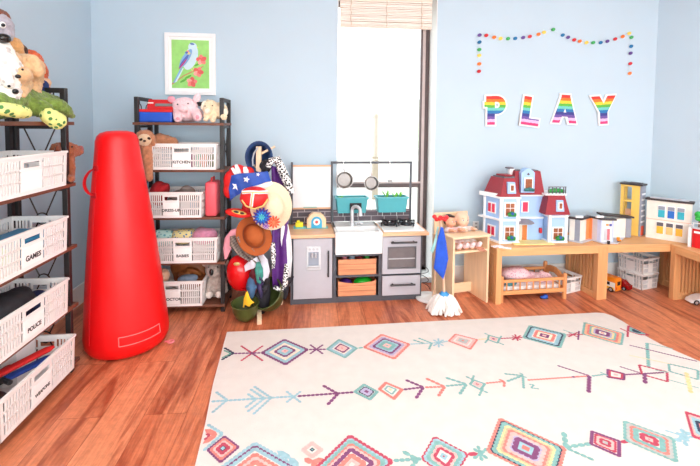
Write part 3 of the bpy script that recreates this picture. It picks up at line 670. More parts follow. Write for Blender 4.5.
# splashback, uprights, whiteboard, rail
def brick_material():
    b_ = bpy.data.materials.new('toy_brick_print'); b_.use_nodes = True; N = b_.node_tree.nodes; L = b_.node_tree.links
    tc = N.new('ShaderNodeTexCoord'); sp = N.new('ShaderNodeSeparateXYZ'); cb = N.new('ShaderNodeCombineXYZ')
    L.new(tc.outputs['Object'], sp.inputs[0]); L.new(sp.outputs['X'], cb.inputs['X']); L.new(sp.outputs['Z'], cb.inputs['Y'])
    br = N.new('ShaderNodeTexBrick'); br.inputs['Scale'].default_value = 1; br.inputs['Brick Width'].default_value = .11; br.inputs['Row Height'].default_value = .042; br.inputs['Mortar Size'].default_value = .003
    br.inputs['Color1'].default_value = lin((98, 84, 92)); br.inputs['Color2'].default_value = lin((78, 70, 80)); br.inputs['Mortar'].default_value = lin((176, 166, 170))
    L.new(cb.outputs[0], br.inputs['Vector']); L.new(br.outputs['Color'], N['Principled BSDF'].inputs['Base Color']); N['Principled BSDF'].inputs['Roughness'].default_value = .5
    return b_
BRICK = brick_material()
for q in ((.012, .53, .325, .65), (.345, .545, .985, .64)):
    m = MB(); m.box(q[0], DP - .006, q[1], q[2], DP + .002, q[3]); m.build('splashback', BRICK, k, smooth=0)
for x, z in ((0., 1.035), (.322, 1.035), (.984, 1.035)):
    m = MB(); m.box(x, DP - .012, .53, x + .016, DP + .008, z, .002); m.build('upright', DARK, k, smooth=0)
m = MB(); m.box(.322, DP - .012, 1.022, 1.0, DP + .008, 1.04, .002); m.build('rail', DARK, k, smooth=0)
m = MB(); m.box(.016, DP - .004, .665, .322, DP + .006, .998); wb = m.build('whiteboard', mat('dry_wipe_board', (238, 240, 242), rough=.25, var=.01), k, smooth=0)
for q in ((.998, 1.012), (.652, .665)):
    m = MB(); m.box(.016, DP - .01, q[0], .322, DP + .008, q[1], .002); m.build('board_rail', BEECH, wb, smooth=0)
m = MB(); m.box(.1, DP - .022, .665, .21, DP - .012, .672); m.build('pen_tray', mat('pale_green_plastic', (150, 196, 186), rough=.4), wb, smooth=0)

# things on and in the kitchen
TEAL = mat('teal_plastic', (74, 168, 178), rough=.4, var=.03)
GREEN = mat('bright_green_leaf', (110, 190, 60), rough=.5, var=.15)
SOIL = mat('dark_soil', (70, 52, 40), rough=.95, var=.2)
def planter(x, label, chalk, leaves):
    t = thing('planter', label, 'planter', kw(x, DP - .068, .636), KZ, 'teal planters hanging on the splashback')
    m = MB(); w0, w1, d0, d1, h = .112, .127, .045, .052, .125; th = .006
    P = lambda sx, sy, kk: (sx * (w0 + (w1 - w0) * kk), sy * (d0 + (d1 - d0) * kk), h * kk)
    for (a, b_) in (((-1, -1), (1, -1)), ((1, -1), (1, 1)), ((1, 1), (-1, 1)), ((-1, 1), (-1, -1))):
        inn = V((-(a[0] + b_[0]) / 2, -(a[1] + b_[1]) / 2, 0)) * th
        q = [V(P(*a, 0)), V(P(*b_, 0)), V(P(*b_, 1)), V(P(*a, 1))]
        m.hexa([q[0], q[1], q[1] + inn, q[0] + inn, q[3], q[2], q[2] + inn, q[3] + inn])
    m.box(-w0, -d0, 0, w0, d0, .006)
    for p0, p1 in (((-w1, -d1), (w1, -d1)), ((w1, -d1), (w1, d1)), ((w1, d1), (-w1, d1)), ((-w1, d1), (-w1, -d1))): m.bar((*p0, h - .006), (*p1, h - .006), .016, .014)
    m.build('trough', TEAL, t, smooth=0)
    m = MB(); m.box(-w1 + .012, -d1 + .01, .095, w1 - .012, d1 - .01, .105); m.build('soil', SOIL, t, smooth=0)
    for x in (-.06, .06):
        m = MB(); m.tube([(x, .03, .004), (x, .045, -.006), (x, .05, -.05)], .003, 6); m.build('hook', WPL, t)
    if chalk:
        m = MB(); m.box(-.018, -.062, .03, .075, -.053, .082, .002); m.build('chalk_label', mat('chalkboard_black', (44, 42, 46), rough=.7), t, smooth=0)
    for (lx_, s, n) in leaves:
        m = MB()
        for i in range(n):
            a = i * 2.4; d = V((math.cos(a) * .5, math.sin(a) * .3, 1)).normalized(); c = V((lx_, 0, .1))
            m.tube([c, c + d * s * .6, c + d * s + V((math.cos(a) * .012, 0, 0))], [.003, .007, .001], 6, flat=.4)
        m.build('leaf_tuft', GREEN, t)
planter(.483, 'teal plastic planter with a black chalk label behind the tap', True, [(-.085, .035, 4)])
planter(.812, 'teal plastic planter with green sprouts above the toy hob', False, [(-.04, .085, 5), (.035, .06, 6), (.07, .07, 4)])
def pan(x, r, drop, label, nm, tilt):
    t = thing(nm, label, 'pan', kw(x, DP - .03, 1.022), KZ, 'steel pans hanging from the kitchen rail')
    M = Matrix.Translation((tilt, 0, -drop)) @ Matrix.Rotation(PI / 2, 4, 'X')
    m = MB(); m.lathe([(0, -.018), (r * .82, -.018), (r * .9, -.012), (r, .014), (r + .004, .016), (r - .003, .016), (r * .84, -.008), (r * .76, -.012), (0, -.012)], 28, M)
    m.build('bowl', STEEL, t)
    m = MB(); m.tube([(tilt, .0, -drop + r - .004), (tilt * .6, -.004, -drop + r + .02), (tilt * .2, -.004, -.034)], [.007, .006, .005], 8, flat=.5); m.build('handle', SILV, t)
    m = MB(); m.tube([(0, .03, .022), (0, .012, .026), (0, -.004, .02), (0, -.012, 0), (0, -.006, -.03), (0, .004, -.038), (0, .01, -.03)], .003, 6); m.build('hook', WPL, t)
pan(.42, .068, .13, 'steel toy saucepan hanging over the sink, left of the two pans', 'saucepan', .01)
pan(.645, .058, .158, 'steel toy frying pan hanging in the middle of the kitchen rail', 'frying_pan', .008)
t = thing('ladle', 'small white toy ladle hanging above the green sprouts', 'utensil', kw(.805, DP - .03, 1.022), KZ)
m = MB(); m.tube([(0, .03, .022), (0, .012, .026), (0, -.004, .02), (0, -.012, 0), (0, -.01, -.06), (0, -.008, -.13)], .0035, 6); m.build('stem', WPL, t)
m = MB(); m.lathe([(0, -.026), (.016, -.02), (.022, 0), (.019, 0), (.013, -.016), (0, -.021)], 16, Matrix.Translation((0, -.012, -.13))); m.build('cup', SILV, t)
# small toys on the left worktop
t = thing('toy_cash_register', 'arched wooden toy with a blue and red target on the worktop', 'toy', kw(.2, .2, .531), KZ)
m = MB(); out_ = [(-.075, 0), (.075, 0), (.075, .07), (.062, .075), (.056, .098), (.042, .098), (.038, .112), (-.03, .118), (-.04, .104), (-.056, .1), (-.062, .075), (-.075, .07)]
m.prism(out_, -.03, .03, bev=.003); m.build('body', wood('pale_toy_wood', (240, 206, 168), .06), t, smooth=0)
def arch(r, n=14): return [(-r, 0)] + [(r * math.cos(PI - PI * i / n), .05 + r * math.sin(PI - PI * i / n)) for i in range(n + 1)] + [(r, 0)]
m = MB(); m.prism(arch(.042), -.034, -.0305); m.build('arch_panel', mat('sky_blue_paint', (60, 172, 214), rough=.4), t, smooth=0)
m = MB(); m.cyl((0, -.037, .05), (0, -.0345, .05), .026, n=24); d = m.build('target_disc', WPL, t)
m = MB(); m.cyl((0, -.039, .05), (0, -.0375, .05), .012, n=20); m.build('target_spot', mat('coral_red', (222, 92, 90), rough=.5), d)
m = MB(); m.box(-.083, -.045, -.0, .09, .035, .004); m.build('base', mat('mint_board', (110, 190, 190), rough=.5), t, smooth=0)
t = thing('toy_block_camera', 'small yellow toy block on a mint base at the worktop corner', 'toy', kw(.066, .19, .531), KZ)
m = MB(); m.box(-.03, -.02, .01, .03, .02, .045, .004); m.box(-.02, -.014, .045, .004, .014, .06, .003); m.build('block', mat('lemon_yellow', (236, 226, 40), rough=.45), t, smooth=0)
m = MB(); m.box(-.045, -.03, 0, .048, .03, .01, .002); m.build('base', mat('mint_board', (110, 190, 190), rough=.5), t, smooth=0)
# storage bins
def plank_print():
    m = wood('printed_plank_fabric', (226, 150, 108), .3, 'x', .6); return m
def bin_at(z, hgt, label, sag):
    t = thing('storage_bin', label, 'bin', kw(.502, .013, z), KZ, 'wood print storage bins in the play kitchen')
    m = MB(); w, d, th = .146, .27, .006
    def rim(x): return hgt - sag * (1 - (x / w) ** 2)
    n = 12; xs = [-w + 2 * w * i / n for i in range(n + 1)]
    for y in (0, d):
        poly = [(-w + .006, 0), (w - .006, 0)] + [(x, rim(x)) for x in reversed(xs)]
        m.prism(poly, y, y + th)
    for s in (-1, 1): m.box(s * w - (th if s > 0 else 0), th, 0, s * w + (th if s < 0 else 0), d, hgt)
    m.box(-w + th, th, 0, w - th, d, .005)
    m.build('body', plank_print(), t, smooth=0)
    m = MB()
    for f in (.34, .68): m.box(-w + .003, -.0015, hgt * f - .0012, w - .003, -.0002, hgt * f + .0012)
    m.build('printed_plank_line', mat('printed_plank_line', (150, 84, 54), rough=.6), t, smooth=0)
bin_at(.206, .118, 'wood print fabric bin on the upper shelf under the toy sink', .0)
bin_at(.043, .115, 'wood print fabric bin with green and purple toys, lower one under the sink', .02)
def ball(nm, label, cat, loc, r, m_, group=None, sq=(1, 1, 1)):
    m = MB(); m.ell((0, 0, 0), (r * sq[0], r * sq[1], r * sq[2]), u=20, v=12)
    return tag(m.build(nm, m_, None, 180, loc=loc), label, cat, group)
GB = mat('green_rubber', (30, 170, 40), rough=.35); PB = mat('purple_rubber', (70, 30, 110), rough=.4)
ball('toy_bowl', 'bright green round toy poking out of the lower bin', 'toy', kw(.56, .09, .118), .074, GB, sq=(1, .8, .62))
ball('toy_ball', 'dark purple round toy in the lower bin left of the green one', 'toy', kw(.42, .085, .112), .062, PB, sq=(.9, .8, .7))
for x, c, nm in ((.41, (210, 120, 130), 'pink'), (.47, (150, 170, 186), 'pale blue'), (.53, (120, 20, 24), 'dark red'), (.585, (40, 130, 50), 'dark green')):
    m = MB(); m.ell((0, 0, 0), (.026, .04, .035)); tag(m.build('toy_food', mat('toy_food_' + nm.replace(' ', '_'), c), None, 180, loc=kw(x, .1, .302)), f'{nm} toy food showing over the rim of the upper bin', 'toy food', 'toy food in the upper bin')

# ================================================================ WINDOW BLIND, WALL DECORATION
BLD = wood('pale_bamboo_blind', (244, 234, 224), .08, 'x', .7)
# white lining of the window recess
m = MB(); m.box(WX1 - .006, YB - .002, WZ0, WX1, YB + .2, WZ1); m.box(WX0, YB - .002, WZ0, WX0 + .006, YB + .2, WZ1); m.box(WX0 + .006, YB - .002, WZ1 - .006, WX1 - .006, YB + .2, WZ1); m.box(WX0 + .006, YB - .002, WZ0, WX1 - .006, YB + .2, WZ0 + .006)
tag(m.build('trim_1', WHITE, smooth=0), kind='structure')
bx0, bx1, bz0, bz1 = 0.228, 0.994, 2.141, 2.360
t = thing('roller_blind', 'pale slatted blind drawn up at the top of the window', 'blind', ((bx0 + bx1) / 2, 3.57, bz0))
hw = (bx1 - bx0) / 2; hh = bz1 - bz0
m = MB(); m.box(-hw, -.02, hh + .001, hw, .03, WZ1 - .007 - bz0, .003); m.build('headrail', mat('cream_headrail', (236, 218, 204), rough=.6), t, smooth=0)
n = 15
for i in range(n):
    z0 = .02 + (hh - .02) * i / n; z1 = .02 + (hh - .02) * (i + 1) / n
    m = MB(); o_ = .004 * math.sin(i * 2.1); m.obox((0, -.004 + o_, (z0 + z1) / 2), (2 * hw, .03, (z1 - z0) * .8), (.12 * math.sin(i * 1.7), 0, 0), .0015); m.build('slat', BLD, t, smooth=0)
m = MB(); m.box(-hw, -.02, 0, hw, .014, .02, .003); m.build('bottom_rail', mat('cream_headrail', (236, 218, 204)), t, smooth=0)
for x in (-hw + .09, 0, hw - .09):
    m = MB(); m.tube([(x + .004 * math.sin(j * 2.), -.026, hh - hh * j / 8) for j in range(9)], .0028, 6); m.build('cord', mat('cream_cord', (214, 196, 176)), t)

FRM = mat('white_picture_frame', (244, 244, 244), rough=.4, var=.01)
px0, pz0, px1, pz1 = -1.146, 1.563, -0.758, 2.046
pc = ((px0 + px1) / 2, 3.528, (pz0 + pz1) / 2); pw, ph = (px1 - px0) / 2, (pz1 - pz0) / 2
t = thing('framed_picture', 'white framed picture of a blue bird on a branch with pink flowers', 'picture', pc)
m = MB(); b_ = .03
for q in ((-pw, -ph, pw, -ph + b_), (-pw, ph - b_, pw, ph), (-pw, -ph + b_, -pw + b_, ph - b_), (pw - b_, -ph + b_, pw, ph - b_)): m.box(q[0], -.024, q[1], q[2], 0, q[3], .002)
m.build('frame', FRM, t, smooth=0)
m = MB(); m.box(-pw + b_, -.012, -ph + b_, pw - b_, -.002, ph - b_); m.build('mount', mat('white_mount_board', (248, 248, 247), rough=.8, var=.01), t, smooth=0)
gx, gz = .143, .188
art = [mat('art_green', (160, 222, 124), rough=.8, var=.08, scale=20)]
AC = {'br': (206, 150, 104), 'bl': (206, 232, 240), 'wg': (130, 176, 220), 'w2': (90, 110, 190), 'mg': (196, 70, 130), 'fl': (244, 136, 130), 'f2': (230, 104, 98), 'f3': (250, 172, 160), 'lf': (100, 184, 70), 'yl': (240, 220, 140), 'cr': (100, 130, 190)}
ai = {}
for kk, c in AC.items(): ai[kk] = len(art); art.append(mat('art_' + kk, c, rough=.8, var=.06))
m = MB(); m.box(-gx, -.0135, -gz, gx, -.012, gz)
lay = [0]
def shape(col, pts):
    lay[0] += 1; m.mi = ai[col]; y = -.0138 - .00006 * lay[0]
    vs = [m.bm.verts.new((x, y, z)) for x, z in pts]; f = m.bm.faces.new(vs); f.material_index = m.mi
def oval(col, cx, cz, a, b, rot=0., n=18):
    c, s = math.cos(rot), math.sin(rot)
    shape(col, [(cx + a * math.cos(2 * PI * i / n) * c - b * math.sin(2 * PI * i / n) * s, cz + a * math.cos(2 * PI * i / n) * s + b * math.sin(2 * PI * i / n) * c) for i in range(n)])
shape('br', [(-gx, -.15), (-.05, -.085), (.03, -.045), (.1, -.01), (.1, -.018), (.03, -.055), (-.05, -.096), (-gx, -.165)])
for cx, cz in ((-.055, -.13), (-.02, -.1), (.055, 0)): oval('lf', cx, cz, .03, .008, .5)
shape('wg', [(-.06, -.02), (-.075, -.03), (-.135, -.15), (-.115, -.145)]); shape('bl', [(-.05, -.03), (-.062, -.035), (-.122, -.145), (-.105, -.14)])
shape('yl', [(.0, -.02), (.004, -.02), (.018, -.055), (.012, -.055)]); shape('yl', [(.015, -.02), (.019, -.02), (.034, -.05), (.028, -.05)])
oval('bl', .002, .05, .05, .1, -.35); oval('bl', .018, .135, .034, .034)
oval('wg', -.035, .045, .026, .085, -.55); oval('w2', -.05, .02, .012, .065, -.6); oval('mg', -.058, 0, .006, .05, -.65); oval('yl', -.012, .085, .012, .01); oval('fl', -.02, .1, .01, .008); oval('w2', -.028, .09, .012, .009)
oval('cr', .015, .158, .018, .008, -.2); shape('yl', [(.05, .14), (.062, .132), (.05, .128)])
for cx, cz in ((.085, .035), (.06, -.06), (.01, -.14)):
    for i in range(5):
        a = i * 2 * PI / 5 + cx * 20; oval(('fl', 'f2', 'f3')[i % 3], cx + .02 * math.cos(a), cz + .02 * math.sin(a), .022, .017, a)
    oval('f2', cx, cz, .007, .007)
m.build('print', art, t, smooth=0)

# garland of paper dots
DOTC = [('red', (204, 40, 50)), ('orange', (240, 120, 50)), ('yellow', (246, 208, 90)), ('green', (60, 166, 90)), ('blue', (30, 112, 164)), ('purple', (98, 70, 142))]
seq = [0, 1, 2, 3, 4, 5, 0, 1, 2, 3, 4, 5, 0, 1, 2, 3, 4, 5, 0, 1, 2, 3, 4, 5, 0, 1, 2, 3, 4, 5, 0, 1]
GX = [(1.395, 1.797), (1.396, 1.859), (1.394, 1.929), (1.393, 1.977), (1.393, 2.039), (1.392, 2.097), (1.450, 2.096), (1.518, 2.082), (1.574, 2.074), (1.639, 2.074), (1.702, 2.078), (1.771, 2.087), (1.829, 2.097), (1.905, 2.118), (1.953, 2.136), (2.034, 2.161), (2.120, 2.117), (2.168, 2.100), (2.224, 2.080), (2.274, 2.070), (2.335, 2.060), (2.396, 2.061), (2.464, 2.063), (2.524, 2.076), (2.594, 2.097), (2.662, 2.120), (2.720, 2.148), (2.742, 2.115), (2.743, 2.039), (2.741, 1.980), (2.742, 1.891), (2.741, 1.807)]
t = thing('paper_garland', 'garland of small rainbow coloured paper dots on the wall above the letters', 'garland', (GX[15][0], 3.522, GX[15][1]))
for c, (x, z) in zip(seq, GX):
    m = MB(); m.lathe([(0, -.002), (.0165, -.002), (.0165, .002), (0, .002)], 14, Matrix.Rotation(PI / 2 - .0, 4, 'X') @ Matrix.Rotation(.25, 4, 'X'), sx=1.1, sy=.85)
    m.build('paper_dot', mat('paper_' + DOTC[c][0], DOTC[c][1], rough=.7), t, smooth=0, loc=(x - GX[15][0], -.004, z - GX[15][1]), rot=(0, -.25, 0))
m = MB(); m.tube([(x - GX[15][0], .002, z - GX[15][1]) for x, z in GX], .0006, 5); m.build('thread', mat('white_thread', (236, 240, 242)), t)

# PLAY letters: foam with a white edge and rainbow bands
def rainbow_material(zt, zb):
    r = bpy.data.materials.new('rainbow_bands'); r.use_nodes = True; N = r.node_tree.nodes; L = r.node_tree.links
    tc = N.new('ShaderNodeTexCoord'); sp = N.new('ShaderNodeSeparateXYZ'); L.new(tc.outputs['Object'], sp.inputs[0])
    nz = N.new('ShaderNodeTexNoise'); nz.inputs['Scale'].default_value = 60; L.new(tc.outputs['Object'], nz.inputs['Vector'])
    ad = N.new('ShaderNodeMath'); ad.operation = 'MULTIPLY_ADD'; ad.inputs[1].default_value = .012; L.new(nz.outputs['Fac'], ad.inputs[0]); L.new(sp.outputs['Z'], ad.inputs[2])
    mr = N.new('ShaderNodeMapRange'); mr.inputs['From Min'].default_value = zt; mr.inputs['From Max'].default_value = zb; L.new(ad.outputs[0], mr.inputs['Value'])
    cr = N.new('ShaderNodeValToRGB'); cr.color_ramp.interpolation = 'CONSTANT'
    cols = [(224, 52, 46), (240, 120, 40), (248, 206, 60), (96, 184, 66), (110, 200, 190), (40, 120, 180), (58, 62, 140), (110, 84, 160), (222, 184, 222), (226, 60, 120)]
    e = cr.color_ramp.elements
    while len(e) < len(cols): e.new(.5)
    for i, c in enumerate(cols): e[i].position = i / len(cols); e[i].color = lin(c)
    L.new(mr.outputs[0], cr.inputs['Fac']); L.new(cr.outputs['Color'], N['Principled BSDF'].inputs['Base Color']); N['Principled BSDF'].inputs['Roughness'].default_value = .7
    return r
RB = rainbow_material(.125, -.115)
FOAM = mat('white_foam_edge', (246, 246, 246), rough=.7, var=.01)
def strokes(ch, g):
    """outline strokes of a letter 0.24 m tall, grown by g"""
    P = []
    if ch == 'P':
        P.append([(-.07 - g, -.12 - g), (-.005 + g, -.12 - g), (-.005 + g, .12 + g), (-.07 - g, .12 + g)])
        R, r_ = .078 + g, .026 - g; cx, cz = .012, .046
        arc = [(cx + R * math.cos(a), cz + R * .97 * math.sin(a)) for a in [PI / 2 - PI * i / 14 for i in range(15)]]
        arc2 = [(cx + r_ * math.cos(a), cz + r_ * math.sin(a)) for a in [-PI / 2 + PI * i / 10 for i in range(11)]]
        P.append([(-.03, cz + R * .97)] + arc + [(-.03, cz - R * .97), (-.03, cz - r_)] + arc2 + [(-.03, cz + r_)])
        P.append([(-.095 - g, .03 - g), (-.04, .03 - g), (-.04, .12 + g), (-.08 - g, .12 + g), (-.08 - g, .075), (-.095 - g, .07 + g)])
    if ch == 'L':
        P.append([(-.065 - g, -.12 - g), (0 + g, -.12 - g), (0 + g, .12 + g), (-.065 - g, .12 + g)])
        P.append([(-.065 - g, -.12 - g), (.09 + g, -.12 - g), (.09 + g, -.062 + g), (-.065 - g, -.062 + g)])
    if ch == 'A':
        P.append([(-.11 - g, -.12 - g), (-.045 + g, -.12 - g), (.04 + g, .12 + g), (-.032 - g, .12 + g)])
        P.append([(.045 - g, -.12 - g), (.11 + g, -.12 - g), (.034 + g, .12 + g), (-.04 - g, .12 + g)])
        P.append([(-.07, -.065 - g * .5), (.07, -.065 - g * .5), (.055, -.03 + g * .5), (-.055, -.03 + g * .5)])
    if ch == 'Y':
        P.append([(-.033 - g, -.12 - g), (.033 + g, -.12 - g), (.033 + g, .02), (-.033 - g, .02)])
        P.append([(-.033 - g, -.02), (.033 + g * .3, -.005), (-.035 + g, .12 + g), (-.112 - g, .12 + g)])
        P.append([(.033 + g, -.02), (-.033 - g * .3, -.005), (.04 - g, .12 + g), (.112 + g, .12 + g)])
    return P
for ch, loc, rot, label in (('P', (1.541, 3.515, 1.472), -.02, 'rainbow striped letter P on the wall'), ('L', (1.845, 3.515, 1.471), .12, 'rainbow striped letter L on the wall'), ('A', (2.157, 3.515, 1.492), .03, 'rainbow striped letter A on the wall'), ('Y', (2.506, 3.515, 1.488), -.07, 'rainbow striped letter Y on the wall')):
    t = thing('wall_letter', label, 'letter', (loc[0], 3.52, loc[2]), group='PLAY letters on the wall', rot=(0, rot, 0))
    m = MB()
    for i, q in enumerate(strokes(ch, .013)): m.prism(q, -.012 - .00015 * i, .004)
    m.build('foam_backing', FOAM, t, smooth=0)
    m = MB()
    for i, q in enumerate(strokes(ch, 0)): m.prism(q, -.016 - .00015 * i, -.0118)
    m.build('rainbow_face', RB, t, smooth=0)

def plate(name, label, cat, loc):
    t = thing(name, label, cat, loc)
    m = MB(); m.box(-.028, -.008, -.034, .028, 0, .034, .004); m.build('cover_plate', WPL, t, smooth=0)
    for z in (-.015, .015):
        m = MB(); m.box(-.012, -.011, z - .01, .012, -.0075, z + .01, .002); s_ = m.build('socket', mat('socket_grey', (206, 204, 200), rough=.4), t, smooth=0)
        m = MB(); m.box(-.006, -.0118, z - .005, -.003, -.0108, z + .005); m.box(.003, -.0118, z - .005, .006, -.0108, z + .005); m.build('slot', HAND, s_, smooth=0)
q = (1.403, 3.525, 0.494)
plate('wall_outlet', 'white double electrical outlet on the wall behind the dolls', 'outlet', (q[0], 3.528, q[2]))

# ================================================================ SLATTED BENCHES
PINE = wood('honey_pine', (226, 170, 116), .12, 'x', .5)
PINEZ = wood('honey_pine_upright', (222, 164, 110), .12, 'z', .5)
BH = .43
def make_bench(L, D, label, loc, rz, back=False):
    t = thing('slatted_bench', label, 'bench', loc, rz, 'pine slatted benches along the wall')
    w = .042
    m = MB(); m.box(0, 0, BH - .018, L, D, BH, .002); m.build('top_board', PINE, t, smooth=0)
    for y0, y1 in ((0, .03), (D - .03, D)):
        m = MB(); m.box(w, y0, BH - .062, L - w, y1, BH - .018, .002); m.build('apron', PINE, t, smooth=0)
    for x0 in (0, L - w):
        for y0 in (0, D - .045):
            m = MB(); m.box(x0, y0, 0, x0 + w, y0 + .045, BH - .0185, .002); m.build('leg', PINEZ, t, smooth=0)
        m = MB(); m.box(x0 + .006, .045, .0, x0 + w - .006, D - .045, .05, .002); m.build('bottom_rail', PINE, t, smooth=0)
        m = MB(); m.box(x0 + .006, .045, BH - .07, x0 + w - .006, D - .045, BH - .0185, .002); m.build('top_rail', PINE, t, smooth=0)
        n = 8
        for i in range(n):
            y = .045 + (D - .09) * (i + .5) / n; h = (D - .09) / n * .27
            m = MB(); m.box(x0 + .012, y - h, .05, x0 + w - .012, y + h, BH - .07); m.build('slat', PINEZ, t, smooth=0)
    if back:
        m = MB(); m.box(w, D - .04, .0, L - w, D - .012, .05, .002); m.build('bottom_rail', PINE, t, smooth=0)
        n = 14
        for i in range(n):
            x = w + (L - 2 * w) * (i + .5) / n; h = (L - 2 * w) / n * .36
            m = MB(); m.box(x - h, D - .034, .05, x + h, D - .016, BH - .072); m.build('slat', PINEZ, t, smooth=0)
    return t
b1 = make_bench(.868, .40, 'pine slatted bench carrying the dollhouse', (1.384, 3.055, 0), math.radians(2))
b2 = make_bench(.772, .295, 'pine slatted bench carrying the toy clinic and yellow tower', (2.256, 3.095, 0), 0)
b3 = make_bench(.9, .33, 'pine slatted bench running along the right wall towards the front', (2.812, 3.088, 0), -PI / 2 + .0, True)

# ================================================================ SOFT TOYS AND CRATE CONTENTS
def shift(shapes, b):
    out = []
    b = V(b)
    for q in shapes:
        if q[0] == 'e': out.append(('e', V(q[1]) - b) + tuple(q[2:]))
        else: out.append(('t', [V(p) - b for p in q[1]], q[2]))
    return out
EYE = mat('glossy_black_bead', (22, 20, 22), rough=.15, var=.02)
def plush(name, label, base, body, bm_, parts=(), eyes=(), er=.006, cat='soft toy', group=None, voxel=.006):
    t = thing(name, label, cat, base, 0, group)
    blob('body', shift(body, base), bm_, t, voxel, disp=.0045)
    for pn, sh, pm in parts: blob(pn, shift(sh, base), pm, t, min(voxel, .004), 3, disp=0 if pm in (EYE, PAPER) else .002)
    for p in eyes:
        m = MB(); m.ell(V(p) - V(base), er, u=10, v=8); m.build('eye', EYE, t, 180)
    return t
PIG = fur('pink_plush', (250, 212, 218), .08); PIG2 = fur('deep_pink_plush', (234, 160, 176), .08)
CRM = fur('cream_plush', (240, 220, 186), .12); CRM2 = fur('ivory_plush', (248, 238, 218), .06)
# pig
plush('plush_pig', 'pink plush pig lying on the top board beside the red and blue boxes', (-0.904, 3.160, 1.335),
      [('e', (-0.894, 3.150, 1.438), (.09, .075, .07)), ('e', (-0.894, 3.200, 1.386), (.115, .1, .055)), ('t', [(-0.933, 3.120, 1.391), (-0.923, 3.085, 1.356)], [.034, .03]), ('t', [(-0.810, 3.120, 1.400), (-0.791, 3.085, 1.368)], [.034, .032]), ('e', (-0.885, 3.070, 1.425), (.034, .022, .026))],
      PIG, [('ear', [('e', (-0.979, 3.130, 1.489), (.03, .014, .024), (0, .6, 0))], PIG2), ('ear', [('e', (-0.805, 3.130, 1.502), (.026, .014, .034), (0, .5, 0))], PIG), ('foot_pad', [('e', (-0.784, 3.056, 1.368), (.016, .006, .014))], PIG2), ('foot_pad', [('e', (-0.915, 3.057, 1.356), (.015, .006, .013))], PIG2)],
      [(-0.923, 3.078, 1.453), (-0.852, 3.076, 1.460)], .0055)
def rest(nm, z):
    r = bpy.data.objects[nm]; bpy.context.view_layer.update()
    lo = min((c.matrix_world @ v.co).z for c in r.children for v in c.data.vertices); r.location.z += z - lo
rest('plush_pig', 1.3455)
# lamb
plush('plush_lamb', 'cream plush lamb slumped at the right end of the top board', (-0.696, 3.160, 1.337),
      [('e', (-0.716, 3.130, 1.440), (.058, .055, .056)), ('e', (-0.658, 3.150, 1.420), (.062, .07, .06)), ('t', [(-0.652, 3.120, 1.408), (-0.610, 3.080, 1.373)], [.03, .024]), ('t', [(-0.730, 3.100, 1.400), (-0.731, 3.075, 1.358)], [.024, .02]), ('t', [(-0.682, 3.100, 1.387), (-0.683, 3.070, 1.351)], [.022, .02]), ('e', (-0.722, 3.080, 1.421), (.03, .022, .026))],
      CRM, [('ear', [('e', (-0.754, 3.100, 1.456), (.016, .01, .034), (0, .4, 0))], CRM2), ('muzzle', [('e', (-0.719, 3.066, 1.413), (.022, .014, .02))], CRM2), ('tail_tuft', [('e', (-0.605, 3.090, 1.408), (.022, .02, .026))], CRM2)],
      [(-0.737, 3.075, 1.448), (-0.687, 3.076, 1.452)], .0045)
rest('plush_lamb', 1.3455)
# boxed toys on the same board
REDP = mat('red_toy_plastic', (206, 28, 34), rough=.4); BLUP = mat('cobalt_toy_plastic', (28, 84, 196), rough=.4)
x0, x1 = -1.205, -0.965
t = thing('toy_case', 'flat blue toy case on the top board under the red one', 'toy case', ((x0 + x1) / 2, 3.18, 1.346)); w = (x1 - x0) / 2
m = MB(); m.box(-w, -.09, 0, w, .09, .076, .01); m.build('body', BLUP, t, smooth=0)
m = MB(); m.box(-w - .002, -.093, .07, w + .002, .093, .09, .004); m.build('rim', REDP, t, smooth=0)
t = thing('toy_laptop', 'red toy laptop with a grey screen slit lying on the blue case', 'toy laptop', ((x0 + x1) / 2 + .02, 3.19, 1.437))
m = MB(); m.prism([(-.09, 0), (.09, 0), (.06, .068), (-.05, .068)], -w + .045, w - .01, plane='yz', bev=.006); m.build('body', REDP, t, smooth=0)
m = MB(); m.obox((.04, -.076, .03), (.12, .006, .022), (-.53, 0, 0), .002); m.build('screen', mat('grey_screen', (120, 124, 124), rough=.3), t, smooth=0)
m = MB(); m.obox((-.055, -.068, .043), (.04, .006, .006), (-.53, 0, 0)); m.build('badge', PAPER, t, smooth=0)
# sloth
SLO = fur('sloth_brown_plush', (194, 132, 98), .2); SLF = fur('sloth_face_plush', (232, 202, 168), .06); SLD = fur('dark_brown_plush', (72, 44, 34), .15)
plush('plush_sloth', 'brown plush sloth lying over the KITCHEN crate, one arm hanging down', (-1.118, 3.100, 1.180),
      [('e', (-1.136, 3.060, 1.231), (.068, .06, .064)), ('t', [(-1.133, 3.140, 1.199), (-1.078, 3.180, 1.216), (-0.995, 3.180, 1.198)], [.045, .055, .045]), ('t', [(-1.123, 3.040, 1.177), (-1.107, 3.020, 1.090), (-1.100, 3.022, 0.966)], [.04, .034, .026]), ('t', [(-1.097, 3.060, 1.214), (-1.070, 3.040, 1.199)], [.03, .02])],
      SLO, [('face', [('e', (-1.120, 3.006, 1.226), (.046, .02, .042))], SLF), ('eye_patch', [('e', (-1.135, 2.987, 1.230), (.014, .006, .01), (0, -.5, 0))], SLD), ('eye_patch', [('e', (-1.085, 2.990, 1.237), (.014, .006, .01), (0, .5, 0))], SLD), ('nose', [('e', (-1.111, 2.982, 1.220), (.011, .009, .008))], EYE)],
      [(-1.130, 2.982, 1.233), (-1.086, 2.985, 1.240)], .004)
t = thing('toy_suitcase', 'upright pink toy case at the right of the DRESS-UP crate', 'toy case', (-0.702, 3.120, 0.680))
t.location.z = .687; t.location.y = 3.14
m = MB(); m.box(-.04, -.08, 0, .042, .08, .245, .018, 3); m.build('body', mat('coral_pink_plastic', (226, 92, 104), rough=.4), t, smooth=40)
